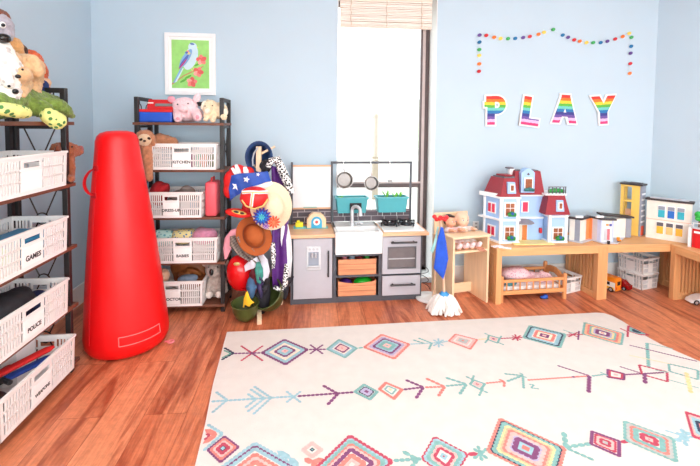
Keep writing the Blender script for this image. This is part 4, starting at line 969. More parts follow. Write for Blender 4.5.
m = MB(); m.tube([(0, -.04, .243), (0, -.035, .268), (0, .035, .268), (0, .04, .243)], .007, 8); m.build('handle', RED2, t)
def heap(nm, label, cat, m_, c, r, rot=(0, 0, 0), group=None, lump=.25):
    """a soft crumpled bundle: one lumpy closed surface"""
    rnd = random.Random(nm + label); sh = [('e', (0, 0, 0), r)]
    for i in range(6):
        a = rnd.random() * 2 * PI; d = V((math.cos(a) * r[0] * .55, math.sin(a) * r[1] * .55, (rnd.random() - .3) * r[2] * .6)); s = .35 + .3 * rnd.random()
        sh.append(('e', tuple(d), (r[0] * s, r[1] * s, r[2] * (s + .15)), (rnd.random(), rnd.random(), 0)))
    o = blob(nm, sh, m_, None, max(.004, min(r) * .12), 3, loc=c, rot=rot); return tag(o, label, cat, group)
GB_ = 'folded baby clothes in the BABIES crate'
def cloth_mat(nm, c, c2, sc):
    m_ = bpy.data.materials.new(nm); m_.use_nodes = True; N = m_.node_tree.nodes; L = m_.node_tree.links
    tc = N.new('ShaderNodeTexCoord'); v_ = N.new('ShaderNodeTexVoronoi'); v_.inputs['Scale'].default_value = sc; L.new(tc.outputs['Object'], v_.inputs['Vector'])
    cr = N.new('ShaderNodeValToRGB'); cr.color_ramp.elements[0].color = lin(c2); cr.color_ramp.elements[1].color = lin(c); cr.color_ramp.elements[0].position = .3; cr.color_ramp.elements[1].position = .36
    L.new(v_.outputs['Distance'], cr.inputs['Fac']); L.new(cr.outputs[0], N['Principled BSDF'].inputs['Base Color']); N['Principled BSDF'].inputs['Roughness'].default_value = .9
    return m_
bz = .367
heap('baby_clothes', 'pale teal patterned cloth heaped at the left of the BABIES crate', 'clothes', cloth_mat('teal_print_cloth', (176, 214, 210), (96, 160, 170), 40), (-1.05, ty, bz + .15), (.075, .085, .06), group=GB_)
heap('baby_clothes', 'yellow and blue print cloth heaped in the middle of the BABIES crate', 'clothes', cloth_mat('yellow_print_cloth', (236, 222, 160), (90, 130, 170), 46), (-.92, ty, bz + .155), (.085, .085, .055), group=GB_)
heap('baby_clothes', 'pink cloth heaped at the right end of the BABIES crate', 'clothes', fur('pink_cloth', (226, 150, 180), .1), (-.775, ty, bz + .155), (.085, .085, .06), group=GB_)
heap('dress_up_cloth', 'dark red dress-up cloth at the left end of the DRESS-UP crate', 'clothes', mat('crimson_cloth', (170, 24, 34), rough=.85, var=.2), (-1.085, ty, .687 + .15), (.06, .09, .09))
heap('dress_up_cloth', 'taupe dress-up cloth in the middle of the DRESS-UP crate', 'clothes', mat('taupe_cloth', (150, 134, 128), rough=.9, var=.25), (-.92, ty, .687 + .135), (.1, .09, .04))
KF = 'toy food inside the KITCHEN crate'
for i, (nm, c) in enumerate((('magenta', (150, 40, 110)), ('mint', (120, 200, 170)), ('peach', (240, 180, 150)), ('olive', (110, 130, 60)))):
    heap('toy_food', f'{nm} toy food seen through the slots of the KITCHEN crate', 'toy food', mat('toy_food_' + nm, c, rough=.5), (-.85 + .045 * i, ty + .03 * (i % 2) - .03, 1.021 + .005 + .05), (.03, .05, .05), group=KF)
heap('doctor_bag', 'dark brown bag standing behind the DOCTOR crate rim', 'bag', mat('tan_leather', (132, 74, 30), rough=.55, var=.25), (-.90, 3.24, .061 + .16), (.12, .05, .12))
heap('plush_cub', 'peach plush head poking out at the left of the DOCTOR crate', 'soft toy', fur('peach_plush', (230, 180, 150), .12), (-1.06, 3.14, .061 + .185), (.05, .05, .055))
heap('blue_cloth', 'grey blue cloth lying over the DOCTOR crate rim', 'clothes', mat('slate_cloth', (104, 120, 140), rough=.9, var=.2), (-.88, 3.12, .061 + .165), (.07, .05, .03))
KO = fur('koala_grey_plush', (176, 160, 152), .25); KOW = fur('koala_white_plush', (226, 214, 206), .1)
plush('plush_koala', 'grey plush koala sitting beside the DOCTOR crate on the lowest board', (-0.695, 3.180, 0.019),
      [('e', (-0.702, 3.170, 0.233), (.068, .06, .062)), ('e', (-0.689, 3.190, 0.105), (.072, .06, .085)), ('t', [(-0.723, 3.150, 0.152), (-0.734, 3.120, 0.090)], [.026, .022]), ('t', [(-0.637, 3.150, 0.157), (-0.618, 3.140, 0.086)], [.024, .02])],
      KO, [('ear', [('e', (-0.763, 3.160, 0.290), (.032, .016, .03))], KO), ('ear', [('e', (-0.630, 3.170, 0.287), (.03, .016, .03))], KOW), ('nose', [('e', (-0.709, 3.105, 0.234), (.016, .012, .026))], EYE), ('foot', [('t', [(-0.731, 3.150, 0.055), (-0.729, 3.110, 0.068)], [.024, .026])], KOW), ('foot', [('t', [(-0.652, 3.150, 0.057), (-0.658, 3.110, 0.070)], [.024, .026])], KOW)],
      [(-0.731, 3.113, 0.269), (-0.668, 3.112, 0.271)], .005)

rest('plush_koala', .0605)
# ---- left bookshelf
BRD = fur('red_brown_plush', (150, 84, 56), .22)
plush('plush_brown_dog', 'red brown plush dog peeping past the blank labelled crate, head towards the cone', (-1.267, 2.377, 1.033),
      [('t', [(-1.331, 2.392, 1.196), (-1.304, 2.435, 1.193), (-1.283, 2.493, 1.184)], [.04, .046, .03]), ('t', [(-1.309, 2.434, 1.172), (-1.288, 2.410, 1.098), (-1.283, 2.403, 1.040)], [.034, .03, .026]), ('t', [(-1.267, 2.378, 1.049), (-1.236, 2.333, 1.049)], [.018, .016])],
      BRD, [('ear', [('e', (-1.288, 2.314, 1.190), (.016, .03, .04), (0, 0, .3))], fur('dark_red_brown_plush', (120, 60, 40), .2)), ('nose', [('e', (-1.267, 2.488, 1.196), (.016, .014, .02))], fur('rose_brown_plush', (140, 80, 84), .1))],
      [(-1.251, 2.374, 1.213)], .005)
TU = fur('olive_green_plush', (112, 136, 62), .35); TY = cloth_mat('spotted_lime_plush', (220, 226, 140), (72, 128, 70), 38.)
TY.node_tree.nodes['Principled BSDF'].inputs['Roughness'].default_value = .95
plush('plush_turtle', 'green plush turtle draped over the front edge of the top board', (-1.320, 2.155, 1.380),
      [('t', [(-1.341, 1.968, 1.410), (-1.362, 2.120, 1.439), (-1.373, 2.283, 1.442), (-1.341, 2.402, 1.427)], [.06, .07, .066, .05]), ('t', [(-1.290, 2.229, 1.431), (-1.235, 2.246, 1.422), (-1.225, 2.278, 1.404), (-1.225, 2.340, 1.370)], [.035, .036, .028, .012]), ('t', [(-1.320, 2.157, 1.423), (-1.267, 2.172, 1.400)], [.05, .04])],
      TU, [('head', [('t', [(-1.230, 2.145, 1.372), (-1.214, 2.180, 1.349)], [.038, .042])], TY), ('flipper', [('t', [(-1.225, 1.841, 1.395), (-1.214, 1.894, 1.388), (-1.214, 1.950, 1.383)], [.028, .03, .026])], TY)], (), voxel=.007)
WD = cloth_mat('spotted_white_plush', (246, 242, 236), (206, 200, 196), 26.)
plush('plush_white_dog', 'large white plush dog with faint spots at the front of the soft toy heap', (-1.373, 2.040, 1.421),
      [('e', (-1.404, 2.055, 1.554), (.11, .12, .13)), ('e', (-1.360, 2.041, 1.470), (.07, .075, .07)), ('e', (-1.394, 2.069, 1.644), (.06, .07, .07)), ('t', [(-1.335, 2.022, 1.465), (-1.315, 2.036, 1.475)], [.052, .034]), ('t', [(-1.360, 2.043, 1.632), (-1.330, 2.034, 1.614)], [.04, .03])],
      WD, [('nose', [('e', (-1.283, 2.002, 1.475), (.012, .016, .013))], EYE), ('ear', [('t', [(-1.310, 1.976, 1.556), (-1.300, 1.989, 1.506)], [.028, .022])], WD)], [(-1.283, 1.963, 1.495)], .006, voxel=.008)
TAN = fur('tan_plush', (222, 182, 138), .14)
plush('plush_puppy', 'tan plush puppy leaning on the white plush dog', (-1.373, 2.246, 1.469),
      [('e', (-1.360, 2.209, 1.601), (.072, .08, .068)), ('e', (-1.310, 2.084, 1.555), (.045, .05, .04)), ('t', [(-1.370, 2.261, 1.568), (-1.360, 2.233, 1.488)], [.052, .042]), ('t', [(-1.340, 2.165, 1.521), (-1.310, 2.074, 1.469)], [.03, .026]), ('t', [(-1.360, 2.119, 1.635), (-1.340, 2.053, 1.573)], [.03, .026])],
      TAN, [('ear', [('t', [(-1.310, 2.172, 1.635), (-1.300, 2.187, 1.581)], [.026, .03])], TAN), ('nose', [('e', (-1.268, 1.998, 1.540), (.012, .014, .01))], EYE)], [(-1.272, 2.035, 1.574)], .005, voxel=.007)
plush('plush_lion', 'orange plush lion mane showing behind the tan puppy', (-1.500, 2.488, 1.504),
      [('e', (-1.478, 2.426, 1.657), (.06, .07, .065)), ('e', (-1.500, 2.501, 1.613), (.06, .07, .07)), ('t', [(-1.500, 2.510, 1.604), (-1.500, 2.540, 1.508)], [.05, .05])], fur('orange_plush', (216, 92, 44), .25), [('tuft', [('e', (-1.457, 2.324, 1.698), (.03, .03, .036))], SLD)], (), voxel=.007)
plush('plush_tan_bear', 'tan plush bear face behind the white dog, below the grey dog', (-1.457, 2.299, 1.650),
      [('e', (-1.457, 2.259, 1.702), (.045, .06, .055)), ('t', [(-1.457, 2.258, 1.692), (-1.478, 2.317, 1.642)], [.04, .05])], fur('honey_plush', (226, 170, 110), .15), [('ear', [('e', (-1.447, 2.280, 1.735), (.016, .02, .02))], TAN)], (), voxel=.007)
GY = fur('grey_plush', (176, 172, 184), .1)
plush('plush_grey_dog', 'grey plush dog with brown hair and black nose at the top of the heap', (-1.436, 2.120, 1.679),
      [('e', (-1.436, 2.112, 1.776), (.07, .09, .07)), ('e', (-1.404, 2.113, 1.741), (.045, .05, .04)), ('t', [(-1.457, 2.117, 1.759), (-1.478, 2.129, 1.643)], [.06, .06])], GY,
      [('hair', [('t', [(-1.426, 2.087, 1.828), (-1.426, 2.156, 1.827), (-1.426, 2.194, 1.790)], [.035, .03, .018])], fur('chestnut_plush', (120, 56, 30), .25)), ('nose', [('e', (-1.352, 2.043, 1.709), (.028, .03, .022))], EYE), ('eye_white', [('e', (-1.360, 2.052, 1.769), (.012, .016, .016))], PAPER)], [(-1.346, 2.035, 1.766)], .008, voxel=.007)
t = plush('rag_doll', 'small doll in navy and red clothes wedged at the end of the soft toy heap', (-1.404, 2.393, 1.468),
      [('e', (-1.404, 2.430, 1.549), (.026, .026, .028)), ('t', [(-1.404, 2.395, 1.520), (-1.404, 2.384, 1.467)], [.03, .03]), ('t', [(-1.394, 2.378, 1.519), (-1.383, 2.418, 1.496)], [.015, .014])], fur('doll_skin', (230, 184, 150), .05),
      [('shirt', [('t', [(-1.404, 2.391, 1.530), (-1.404, 2.376, 1.472)], [.035, .036]), ('t', [(-1.394, 2.378, 1.524), (-1.383, 2.401, 1.505)], [.02, .02])], mat('navy_cloth', (34, 56, 108), rough=.9, var=.15)), ('scarf', [('t', [(-1.362, 2.314, 1.489), (-1.357, 2.337, 1.463)], [.012, .014])], mat('scarlet_cloth', (210, 32, 40), rough=.85))], (), cat='doll', voxel=.005)
# left crates' contents
heap('board_game_box', 'lime green folded play mat inside the GAMES crate', 'game', mat('lime_card', (176, 230, 90), rough=.6), (lx, 1.91, .687 + .07), (.1, .1, .06))
t = thing('game_box', 'blue and green game box behind the handle of the GAMES crate', 'game', (lx, 2.14, .693))
m = MB(); m.box(-.09, -.1, 0, .105, .14, .06, .004); m.build('base', mat('game_blue', (30, 120, 170), rough=.5), t, smooth=0)
m = MB(); m.box(-.085, -.095, .06, .1, .135, .115, .004); m.build('lid', mat('game_teal', (50, 140, 190), rough=.5), t, smooth=0)
heap('police_costume', 'black police costume heaped in the POLICE crate', 'costume', mat('black_cloth', (38, 38, 44), rough=.8, var=.3), (lx - .005, 2.00, .367 + .13), (.1, .19, .07))
heap('police_hat', 'navy hat lying at the far end of the POLICE crate', 'hat', mat('deep_navy_cloth', (26, 32, 74), rough=.7, var=.2), (lx, 2.22, .367 + .07), (.08, .06, .06))
def sword(name, label, p0, p1, m1, r=.018):
    p0, p1 = V(p0), V(p1); d = (p1 - p0).normalized(); t = thing(name, label, 'toy sword', p0, group='foam swords in the WEAPONS crate')
    m = MB(); L_ = (p1 - p0).length; m.tube([d * .14, d * (L_ - .03), d * L_], [r, r, r * .5], 10, flat=.6); m.build('blade', m1, t)
    m = MB(); m.tube([d * 0, d * .13], r * .7, 10); m.build('grip', HAND, t)
    s = d.cross(V((0, 0, 1))).normalized(); m = MB(); m.tube([d * .135 - s * .05, d * .135 + s * .05], .012, 8); m.build('guard', HAND, t)
RF = mat('red_foam', (206, 30, 30), rough=.7); BF = mat('blue_foam', (40, 80, 180), rough=.7)
wz = .061
sword('toy_sword', 'red foam sword lying diagonally on top in the WEAPONS crate', (-1.45, 1.82, wz + .16), (-1.27, 2.2, wz + .17), RF, .022)
sword('toy_sword', 'blue foam sword under the red one in the WEAPONS crate', (-1.46, 1.92, wz + .10), (-1.29, 2.23, wz + .11), BF, .022)
sword('toy_sword', 'second red foam sword against the wall side of the WEAPONS crate', (-1.47, 1.80, wz + .12), (-1.43, 2.16, wz + .11), mat('dark_red_foam', (170, 24, 28), rough=.7), .02)
heap('holster_belt', 'black holster belt bundled at the near end of the WEAPONS crate', 'belt', mat('black_leather', (34, 30, 30), rough=.5, var=.2), (-1.34, 1.87, wz + .08), (.07, .08, .06))
t = thing('white_box', 'open white plastic tub at the far end of the WEAPONS crate', 'tub', (-1.44, 2.21, wz + .006))
m = MB(); 
for q in ((-.036, -.07, .036, -.064), (-.036, .064, .036, .07), (-.036, -.064, -.03, .064), (.03, -.064, .036, .064)): m.box(q[0], q[1], 0, q[2], q[3], .21)
m.box(-.03, -.064, 0, .03, .064, .006); m.build('body', PLAST, t, smooth=0)
m = MB(); m.box(-.04, -.074, .205, -.03, .074, .217); m.box(.03, -.074, .205, .04, .074, .217); m.box(-.03, -.074, .205, .03, -.064, .217); m.box(-.03, .064, .205, .03, .074, .217); m.build('rim', PLAST, t, smooth=0)

# ================================================================ HAT STAND WITH DRESSING-UP THINGS
BIRCH = wood('pale_birch', (234, 204, 170), .08, 'z', .5)
HX, HY = -.375, 3.12
t = thing('coat_stand', 'pale wooden coat stand buried under hats and dressing-up clothes', 'coat stand', (HX, HY, 0))
m = MB(); m.box(-.019, -.019, .03, .019, .019, 1.18, .004); m.build('pole', BIRCH, t, smooth=0)
for x, y in ((.035, -.27), (-.205, .06), (.165, .05), (0, .3)):
    m = MB(); d = V((x, y, 0)); m.bar(d.normalized() * .02 + V((0, 0, .05)), d + V((0, 0, .016)), .03, .032); m.build('foot', BIRCH, t, smooth=0)
for z, a in ((1.12, .3), (1.0, 2.2), (.86, -.9), (.86, 2.6), (.7, -1.6), (.7, .2), (.56, -2.4)):
    m = MB(); d = V((math.cos(a), math.sin(a), .5)).normalized(); m.tube([V((0, 0, z)) + d * .02, V((0, 0, z)) + d * .13], .009, 8); m.build('peg', BIRCH, t)
DG = 'dressing-up things on the coat stand'
def axisM(c, ax, roll=0.):
    q = V(ax).normalized().to_track_quat('Z', 'Y'); return Matrix.Translation(c) @ q.to_matrix().to_4x4() @ Matrix.Rotation(roll, 4, 'Z')
def hat(name, label, loc, ax, prof, m_, n=32, sx=1., sy=1., roll=0., cat='hat'):
    t = thing(name, label, cat, loc, group=DG)
    m = MB(); m.lathe(prof, n, axisM((0, 0, 0), ax, roll), sx=sx, sy=sy); m.build('body', m_, t, smooth=60)
    return t
NAVY = mat('navy_felt', (40, 66, 112), rough=.8, var=.2); DNAVY = mat('dark_lining', (28, 30, 44), rough=.8)
t = hat('navy_cap', 'navy blue hat hung open side out on the top of the coat stand', (-0.374, 3.120, 1.104), (.12, -1, .05), [(0, -.1), (.05, -.095), (.075, -.06), (.082, 0), (.098, .012), (.098, .018), (.078, .008), (.07, -.05), (.045, -.085), (0, -.09)], NAVY, sy=1.18)
m = MB(); m.tube([(-0.409, 3.070, 1.044), (-0.413, 3.070, 1.087), (-0.402, 3.070, 1.136), (-0.375, 3.075, 1.175)], .006, 6); m.bm.verts.ensure_lookup_table()
for v in m.bm.verts: v.co -= t.location
m.build('braid', mat('grey_braid', (170, 178, 190), rough=.7), t)
heap('black_hood', 'small black cloth hood hanging under the navy hat', 'hood', mat('black_felt', (36, 36, 42), rough=.9, var=.2), (-0.322, 3.100, 1.041), (.04, .04, .05), group=DG)
def pts2(ps, Y): return ps
def panel(name, label, cat, outline, y0, thick, m_, bend=0., group=DG, parent=None):
    """soft flat piece cut to an outline, bulged a little towards the room"""
    cx = sum(p[0] for p in outline) / len(outline); cz = sum(p[2] for p in outline) / len(outline)
    m = MB(); m.prism([(p[0] - cx, p[2] - cz) for p in outline], -thick, 0, bev=thick * .35)
    bmesh.ops.triangulate(m.bm, faces=[f for f in m.bm.faces if len(f.verts) > 4])
    bmesh.ops.subdivide_edges(m.bm, edges=m.bm.edges[:], cuts=2, use_grid_fill=True)
    w = max(abs(p[0] - cx) for p in outline); hh = max(abs(p[2] - cz) for p in outline)
    rnd = random.Random(label)
    ph = rnd.random() * 6
    for v in m.bm.verts:
        k = 1 - (v.co.x / w) ** 2; v.co.y -= bend * k + .006 * math.sin(v.co.x * 70 + v.co.z * 25 + ph)
    o = m.build(name, m_, parent, 60, loc=(cx, y0, cz) if parent is None else (cx - parent.location[0], y0 - parent.location[1], cz - parent.location[2]))
    return tag(o, label, cat, group) if parent is None else o
def stripe_mat(nm, c1, c2, w, axis=(1, 0, 0)):
    m_ = bpy.data.materials.new(nm); m_.use_nodes = True; N = m_.node_tree.nodes; L = m_.node_tree.links
    tc = N.new('ShaderNodeTexCoord'); wv = N.new('ShaderNodeTexWave'); wv.inputs['Scale'].default_value = w; wv.inputs['Distortion'].default_value = 1.; wv.bands_direction = 'DIAGONAL'
    L.new(tc.outputs['Object'], wv.inputs['Vector']); cr = N.new('ShaderNodeValToRGB'); cr.color_ramp.interpolation = 'CONSTANT'
    cr.color_ramp.elements[0].color = lin(c1); cr.color_ramp.elements[1].color = lin(c2); cr.color_ramp.elements[1].position = .6
    L.new(wv.outputs['Fac'], cr.inputs['Fac']); L.new(cr.outputs[0], N['Principled BSDF'].inputs['Base Color']); N['Principled BSDF'].inputs['Roughness'].default_value = .75
    return m_
USB = mat('royal_blue_satin', (28, 76, 172), rough=.5, var=.12)
USW = mat('white_satin', (244, 244, 246), rough=.6); USR = mat('scarlet_satin', (226, 34, 36), rough=.5, var=.1)
t = thing('stars_and_stripes_hat', 'floppy red, white and blue hat with white stars, high on the coat stand', 'hat', (-0.457, 3.060, 0.918), group=DG)
bs = t.location
blob('crown', shift([('e', (-0.555, 3.070, 0.938), (.06, .05, .08)), ('e', (-0.517, 3.090, 0.985), (.07, .05, .07)), ('e', (-0.457, 3.110, 0.983), (.06, .05, .06)), ('e', (-0.574, 3.060, 0.876), (.04, .04, .06))], bs), USR, t, .006)
for a, b_ in (((-0.521, 3.035, 1.055), (-0.493, 3.030, 0.978)), ((-0.463, 3.055, 1.039), (-0.448, 3.050, 0.976)), ((-0.547, 3.030, 1.034), (-0.514, 3.030, 0.985))):
    m = MB(); p0, p1 = V(a) - bs, V(b_) - bs; m.tube([p0, (p0 + p1) / 2 + V((0, -.006, .004)), p1], [.014, .022, .018], 10, flat=.5); m.build('white_stripe', USW, t)
bd = panel('band', None, None, [(-0.546, 3.020, 0.987), (-0.491, 3.020, 1.001), (-0.396, 3.020, 1.007), (-0.300, 3.020, 1.014), (-0.273, 3.020, 0.930), (-0.341, 3.020, 0.909), (-0.451, 3.020, 0.882), (-0.492, 3.020, 0.868), (-0.553, 3.020, 0.812), (-0.563, 3.020, 0.896)], 3.02, .02, USB, .03, parent=t)
def star_pts(R, r, n=5, a0=PI / 2): return [((R if i % 2 == 0 else r) * math.cos(a0 + PI * i / n), (R if i % 2 == 0 else r) * math.sin(a0 + PI * i / n)) for i in range(2 * n)]
for c, R in (((-0.510, 2.985, 0.915), .031), ((-0.438, 2.955, 0.964), .021), ((-0.362, 2.965, 0.997), .012)):
    m = MB(); m.prism(star_pts(R, R * .45), -.012, .012, Matrix.Translation(V(c) - bs) @ Matrix.Rotation(.25, 4, 'Y')); m.build('star', USW, t, smooth=0)
m = MB(); q = [V(p) - bs for p in ((-0.486, 2.985, 0.877), (-0.430, 2.970, 0.890), (-0.363, 2.970, 0.906), (-0.310, 2.980, 0.919), (-0.270, 2.995, 0.934))]; m.tube(q, [.012, .016, .018, .018, .014], 10); m.build('fur_trim', fur('white_fur_trim', (244, 244, 244), .05), t)
GOLD = mat('gold_braid', (226, 196, 120), rough=.4, metal=.3)
t = thing('red_royal_cap', 'red cap crossed with white and gold ribbon under the starry hat', 'hat', (-0.378, 2.880, 0.850), group=DG); bs = t.location
blob('crown', [('e', (0, 0, 0), (.095, .066, .07)), ('e', (0, .02, .028), (.09, .056, .046))], USR, t, .006)
def rib(ps, w=.011):
    m = MB(); m.tube([V(p) - bs for p in ps], w, 8, flat=.35, up=(0, 1, 0)); m.build('ribbon', USW, t)
    m = MB(); m.tube([V(p) - bs + V((0, -.004, 0)) for p in ps], w * .35, 6); m.build('gold_edge', GOLD, t)
rib([(-0.448, 2.830, 0.895), (-0.394, 2.808, 0.902), (-0.336, 2.806, 0.898), (-0.281, 2.830, 0.898)]); rib([(-0.375, 2.806, 0.899), (-0.381, 2.802, 0.857), (-0.389, 2.820, 0.805)])
m = MB(); m.tube([V(p) - bs for p in ((-0.450, 2.840, 0.844), (-0.422, 2.825, 0.807), (-0.370, 2.820, 0.788), (-0.312, 2.820, 0.807), (-0.281, 2.830, 0.851))], .006, 8); m.build('gold_cord', GOLD, t)
t = thing('red_peaked_cap', 'red peaked cap with a black and yellow badge jutting out to the left', 'hat', (-0.494, 3.030, 0.726), group=DG); bs = t.location
blob('crown', shift([('e', (-0.442, 3.050, 0.743), (.045, .05, .06))], bs), mat('deep_red_cloth', (186, 22, 30), rough=.7, var=.1), t, .005)
m = MB(); m.ell(V((-0.499, 3.000, 0.725)) - bs, (.092, .05, .026), (0.2, .16, 0), 24, 12); m.build('peak', mat('bright_red_felt', (230, 36, 30), rough=.6), t, 180)
m = MB(); m.ell(V((-0.490, 2.965, 0.736)) - bs, (.052, .02, .012), (.2, .24, 0), 20, 10); b2_ = m.build('badge', mat('badge_yellow', (240, 206, 110), rough=.6), t, 180)
m = MB(); m.ell(V((-0.505, 2.952, 0.743)) - bs, (.02, .012, .006), (.2, .24, 0), 12, 8); m.build('badge_mark', INK, b2_, 180)
m = MB(); m.ell(V((-0.468, 2.952, 0.733)) - bs, (.016, .012, .006), (.2, .24, 0), 12, 8); m.build('badge_mark', INK, b2_, 180)
STRAW = mat('cream_straw', (242, 220, 186), rough=.8, var=.05, scale=90, bump=.2)
sc_ = (-0.270, 2.990, 0.767)
t = hat('sun_hat', 'large cream sun hat with blue, purple and orange flowers', sc_, (.3, -1, -.12), [(0, .075), (.05, .07), (.08, .048), (.094, .005), (.1, -.005), (.15, -.012), (.162, -.02), (.15, -.02), (.1, -.014), (.085, 0), (.07, .04), (.04, .06), (0, .064)], STRAW, 40, .9, 1.1, .25)
def flower(c, R, cols, petals, nm):
    f = None
    for k, (col, rr, n) in enumerate(petals):
        m = MB(); 
        for i in range(n):
            a = 2 * PI * i / n + k * .4; d = V((math.cos(a), -.25 * k, math.sin(a)))
            m.tube([V(c) + d * rr * .15 + V((0, -.004 * k, 0)), V(c) + d * rr * .7 + V((0, -.004 * k - .006, 0)), V(c) + d * rr + V((0, -.004 * k, 0))], [rr * .07, rr * .16, rr * .04], 6, flat=.5, up=(0, 1, 0))
        m.ell(V(c) + V((0, -.004 * k, 0)), (rr * .25, rr * .18, rr * .25), u=10, v=8)
        o = m.build(nm if k == 0 else 'petal_ring', cols[k], f or t); f = f or o
m1 = [mat('petal_' + n_, c, rough=.7, var=.12) for n_, c in (('violet', (78, 52, 150)), ('blue', (36, 110, 200)), ('aqua', (90, 200, 190)))]
flower(V((-0.325, 2.870, 0.727)) - V(sc_), 0, m1, ((0, .062, 14), (1, .046, 12), (2, .024, 8)), 'blue_flower')
flower(V((-0.299, 2.880, 0.661)) - V(sc_), 0, [mat('petal_lilac', (140, 90, 190), rough=.7)], ((0, .026, 8),), 'lilac_flower')
flower(V((-0.246, 2.870, 0.690)) - V(sc_), 0, [mat('petal_orange', (236, 84, 50), rough=.7, var=.15), mat('petal_coral', (246, 130, 90), rough=.7)], ((0, .044, 11), (1, .03, 8)), 'orange_flower')
COW = mat('tan_felt', (176, 88, 34), rough=.8, var=.08)
t = hat('cowboy_hat', 'orange brown cowboy hat hanging below the sun hat flowers', (-0.394, 3.000, 0.563), (.22, -1, .42), [(r * .9, z * .9) for r, z in [(0, .1), (.03, .098), (.062, .088), (.076, .05), (.084, .004), (.1, -.004), (.14, -.002), (.15, .004), (.142, -.008), (.1, -.012), (.08, -.004), (.068, .045), (.05, .076), (0, .084)]], COW, 36, .86, 1.05, .5)
m = MB(); m.lathe([(.0835, .012), (.0855, .014), (.082, .034), (.08, .034)], 36, axisM((0, 0, 0), (.22, -1, .42), .5), sx=.86, sy=1.05); m.build('hat_band', mat('dark_tan_band', (130, 60, 26), rough=.6), t)
def ribbon_sheet(name, label, cat, path, widths, m_, folds=3, amp=.01, thick=.004, group=DG):
    """hanging cloth following a list of points, with soft vertical folds"""
    n = len(path) - 1; b = V(path[0])
    def fn(u, v):
        k = min(v * n, n - 1e-6); i = int(k); f = k - i
        p = V(path[i]).lerp(V(path[i + 1]), f); w = widths[i] * (1 - f) + widths[i + 1] * f
        return p - b + V(((u - .5) * w, -amp * math.sin(u * folds * 2 * PI + v * 2), .004 * math.sin(u * 9)))
    m = MB(); m.sheet(fn, 22, 4 * n, thick); o = m.build(name, m_, None, 180, loc=b); return tag(o, label, cat, group)
PUR = mat('purple_satin', (88, 34, 120), rough=.55, var=.15)
def dalmatian():
    return cloth_mat('dalmatian_fur_trim', (244, 242, 240), (24, 22, 26), 75.)
DAL = dalmatian()
DAL.node_tree.nodes['Color Ramp'].color_ramp.elements[0].position = .46; DAL.node_tree.nodes['Color Ramp'].color_ramp.elements[1].position = .5
path = [(-0.259, 3.100, 1.041), (-0.230, 3.100, 0.941), (-0.209, 3.100, 0.825), (-0.215, 3.090, 0.689), (-0.226, 3.050, 0.518), (-0.222, 3.040, 0.363), (-0.218, 3.040, 0.182)]
cape = ribbon_sheet('purple_cape', 'purple cape edged with black and white spotted fur, behind the sun hat', 'cape', path, [.05, .1, .12, .12, .1, .11, .1], PUR, 1.2, .012)
def trim(ps, r):
    m = MB(); m.tube([V(p) - cape.location for p in ps], r, 10); m.build('fur_edge', DAL, cape)
trim([(-0.305, 3.070, 1.037), (-0.284, 3.070, 1.080), (-0.242, 3.070, 1.094), (-0.214, 3.070, 1.030), (-0.179, 3.070, 0.952), (-0.140, 3.070, 0.851)], [.02, .026, .03, .032, .032, .024])
trim([(-0.268, 3.010, 0.509), (-0.261, 3.010, 0.423), (-0.265, 3.010, 0.330)], [.015, .018, .012]); trim([(-0.257, 3.000, 0.198), (-0.208, 3.000, 0.175), (-0.180, 3.000, 0.218), (-0.173, 3.000, 0.303), (-0.171, 3.010, 0.357)], [.014, .018, .02, .018, .012])
ribbon_sheet('white_apron', 'white cloth hanging between the purple cape and the play kitchen', 'cloth', [(-0.188, 3.060, 0.623), (-0.177, 3.050, 0.518), (-0.162, 3.050, 0.387), (-0.151, 3.050, 0.249)], [.05, .075, .06, .015], USW, 1, .008)
PNK = mat('pink_satin', (240, 164, 180), rough=.5, var=.1)
m = MB(); bb = V((-0.562, 3.060, 0.521)); m.tube([V(p) - bb for p in ((-0.493, 3.060, 0.598), (-0.539, 3.050, 0.573), (-0.571, 3.050, 0.523), (-0.588, 3.050, 0.459), (-0.599, 3.050, 0.388))], [.014, .032, .036, .028, .008], 12, flat=.45, up=(0, 1, 0)); o = m.build('pink_bonnet', PNK, None, 60, loc=bb); tag(o, 'pink satin bonnet hanging at the left of the coat stand', 'hat', DG)
def plaid():
    m_ = bpy.data.materials.new('brown_plaid'); m_.use_nodes = True; N = m_.node_tree.nodes; L = m_.node_tree.links
    tc = N.new('ShaderNodeTexCoord'); mp = N.new('ShaderNodeMapping'); mp.inputs['Rotation'].default_value = (0, .5, 0); L.new(tc.outputs['Object'], mp.inputs['Vector'])
    w1 = N.new('ShaderNodeTexWave'); w1.inputs['Scale'].default_value = 18; w1.bands_direction = 'X'; L.new(mp.outputs[0], w1.inputs['Vector'])
    w2_ = N.new('ShaderNodeTexWave'); w2_.inputs['Scale'].default_value = 18; w2_.bands_direction = 'Z'; L.new(mp.outputs[0], w2_.inputs['Vector'])
    a = N.new('ShaderNodeMath'); a.operation = 'ADD'; L.new(w1.outputs['Fac'], a.inputs[0]); L.new(w2_.outputs['Fac'], a.inputs[1])
    cr = N.new('ShaderNodeValToRGB'); cr.color_ramp.elements[0].color = lin((86, 74, 70)); cr.color_ramp.elements[1].color = lin((156, 138, 128)); b_ = N.new('ShaderNodeMath'); b_.operation = 'MULTIPLY'; b_.inputs[1].default_value = .5; L.new(a.outputs[0], b_.inputs[0])
    L.new(b_.outputs[0], cr.inputs['Fac']); L.new(cr.outputs[0], N['Principled BSDF'].inputs['Base Color']); N['Principled BSDF'].inputs['Roughness'].default_value = .9; return m_
ribbon_sheet('plaid_shirt', 'brown and grey plaid shirt hanging under the cowboy hat', 'shirt', [(-0.515, 2.990, 0.567), (-0.488, 2.985, 0.505), (-0.433, 2.980, 0.443), (-0.372, 2.980, 0.385)], [.08, .13, .13, .06], plaid(), 2, .02)
t = thing('red_helmet', 'shiny red toy fire helmet hanging low on the left of the coat stand', 'helmet', (-0.501, 3.060, 0.282), group=DG)
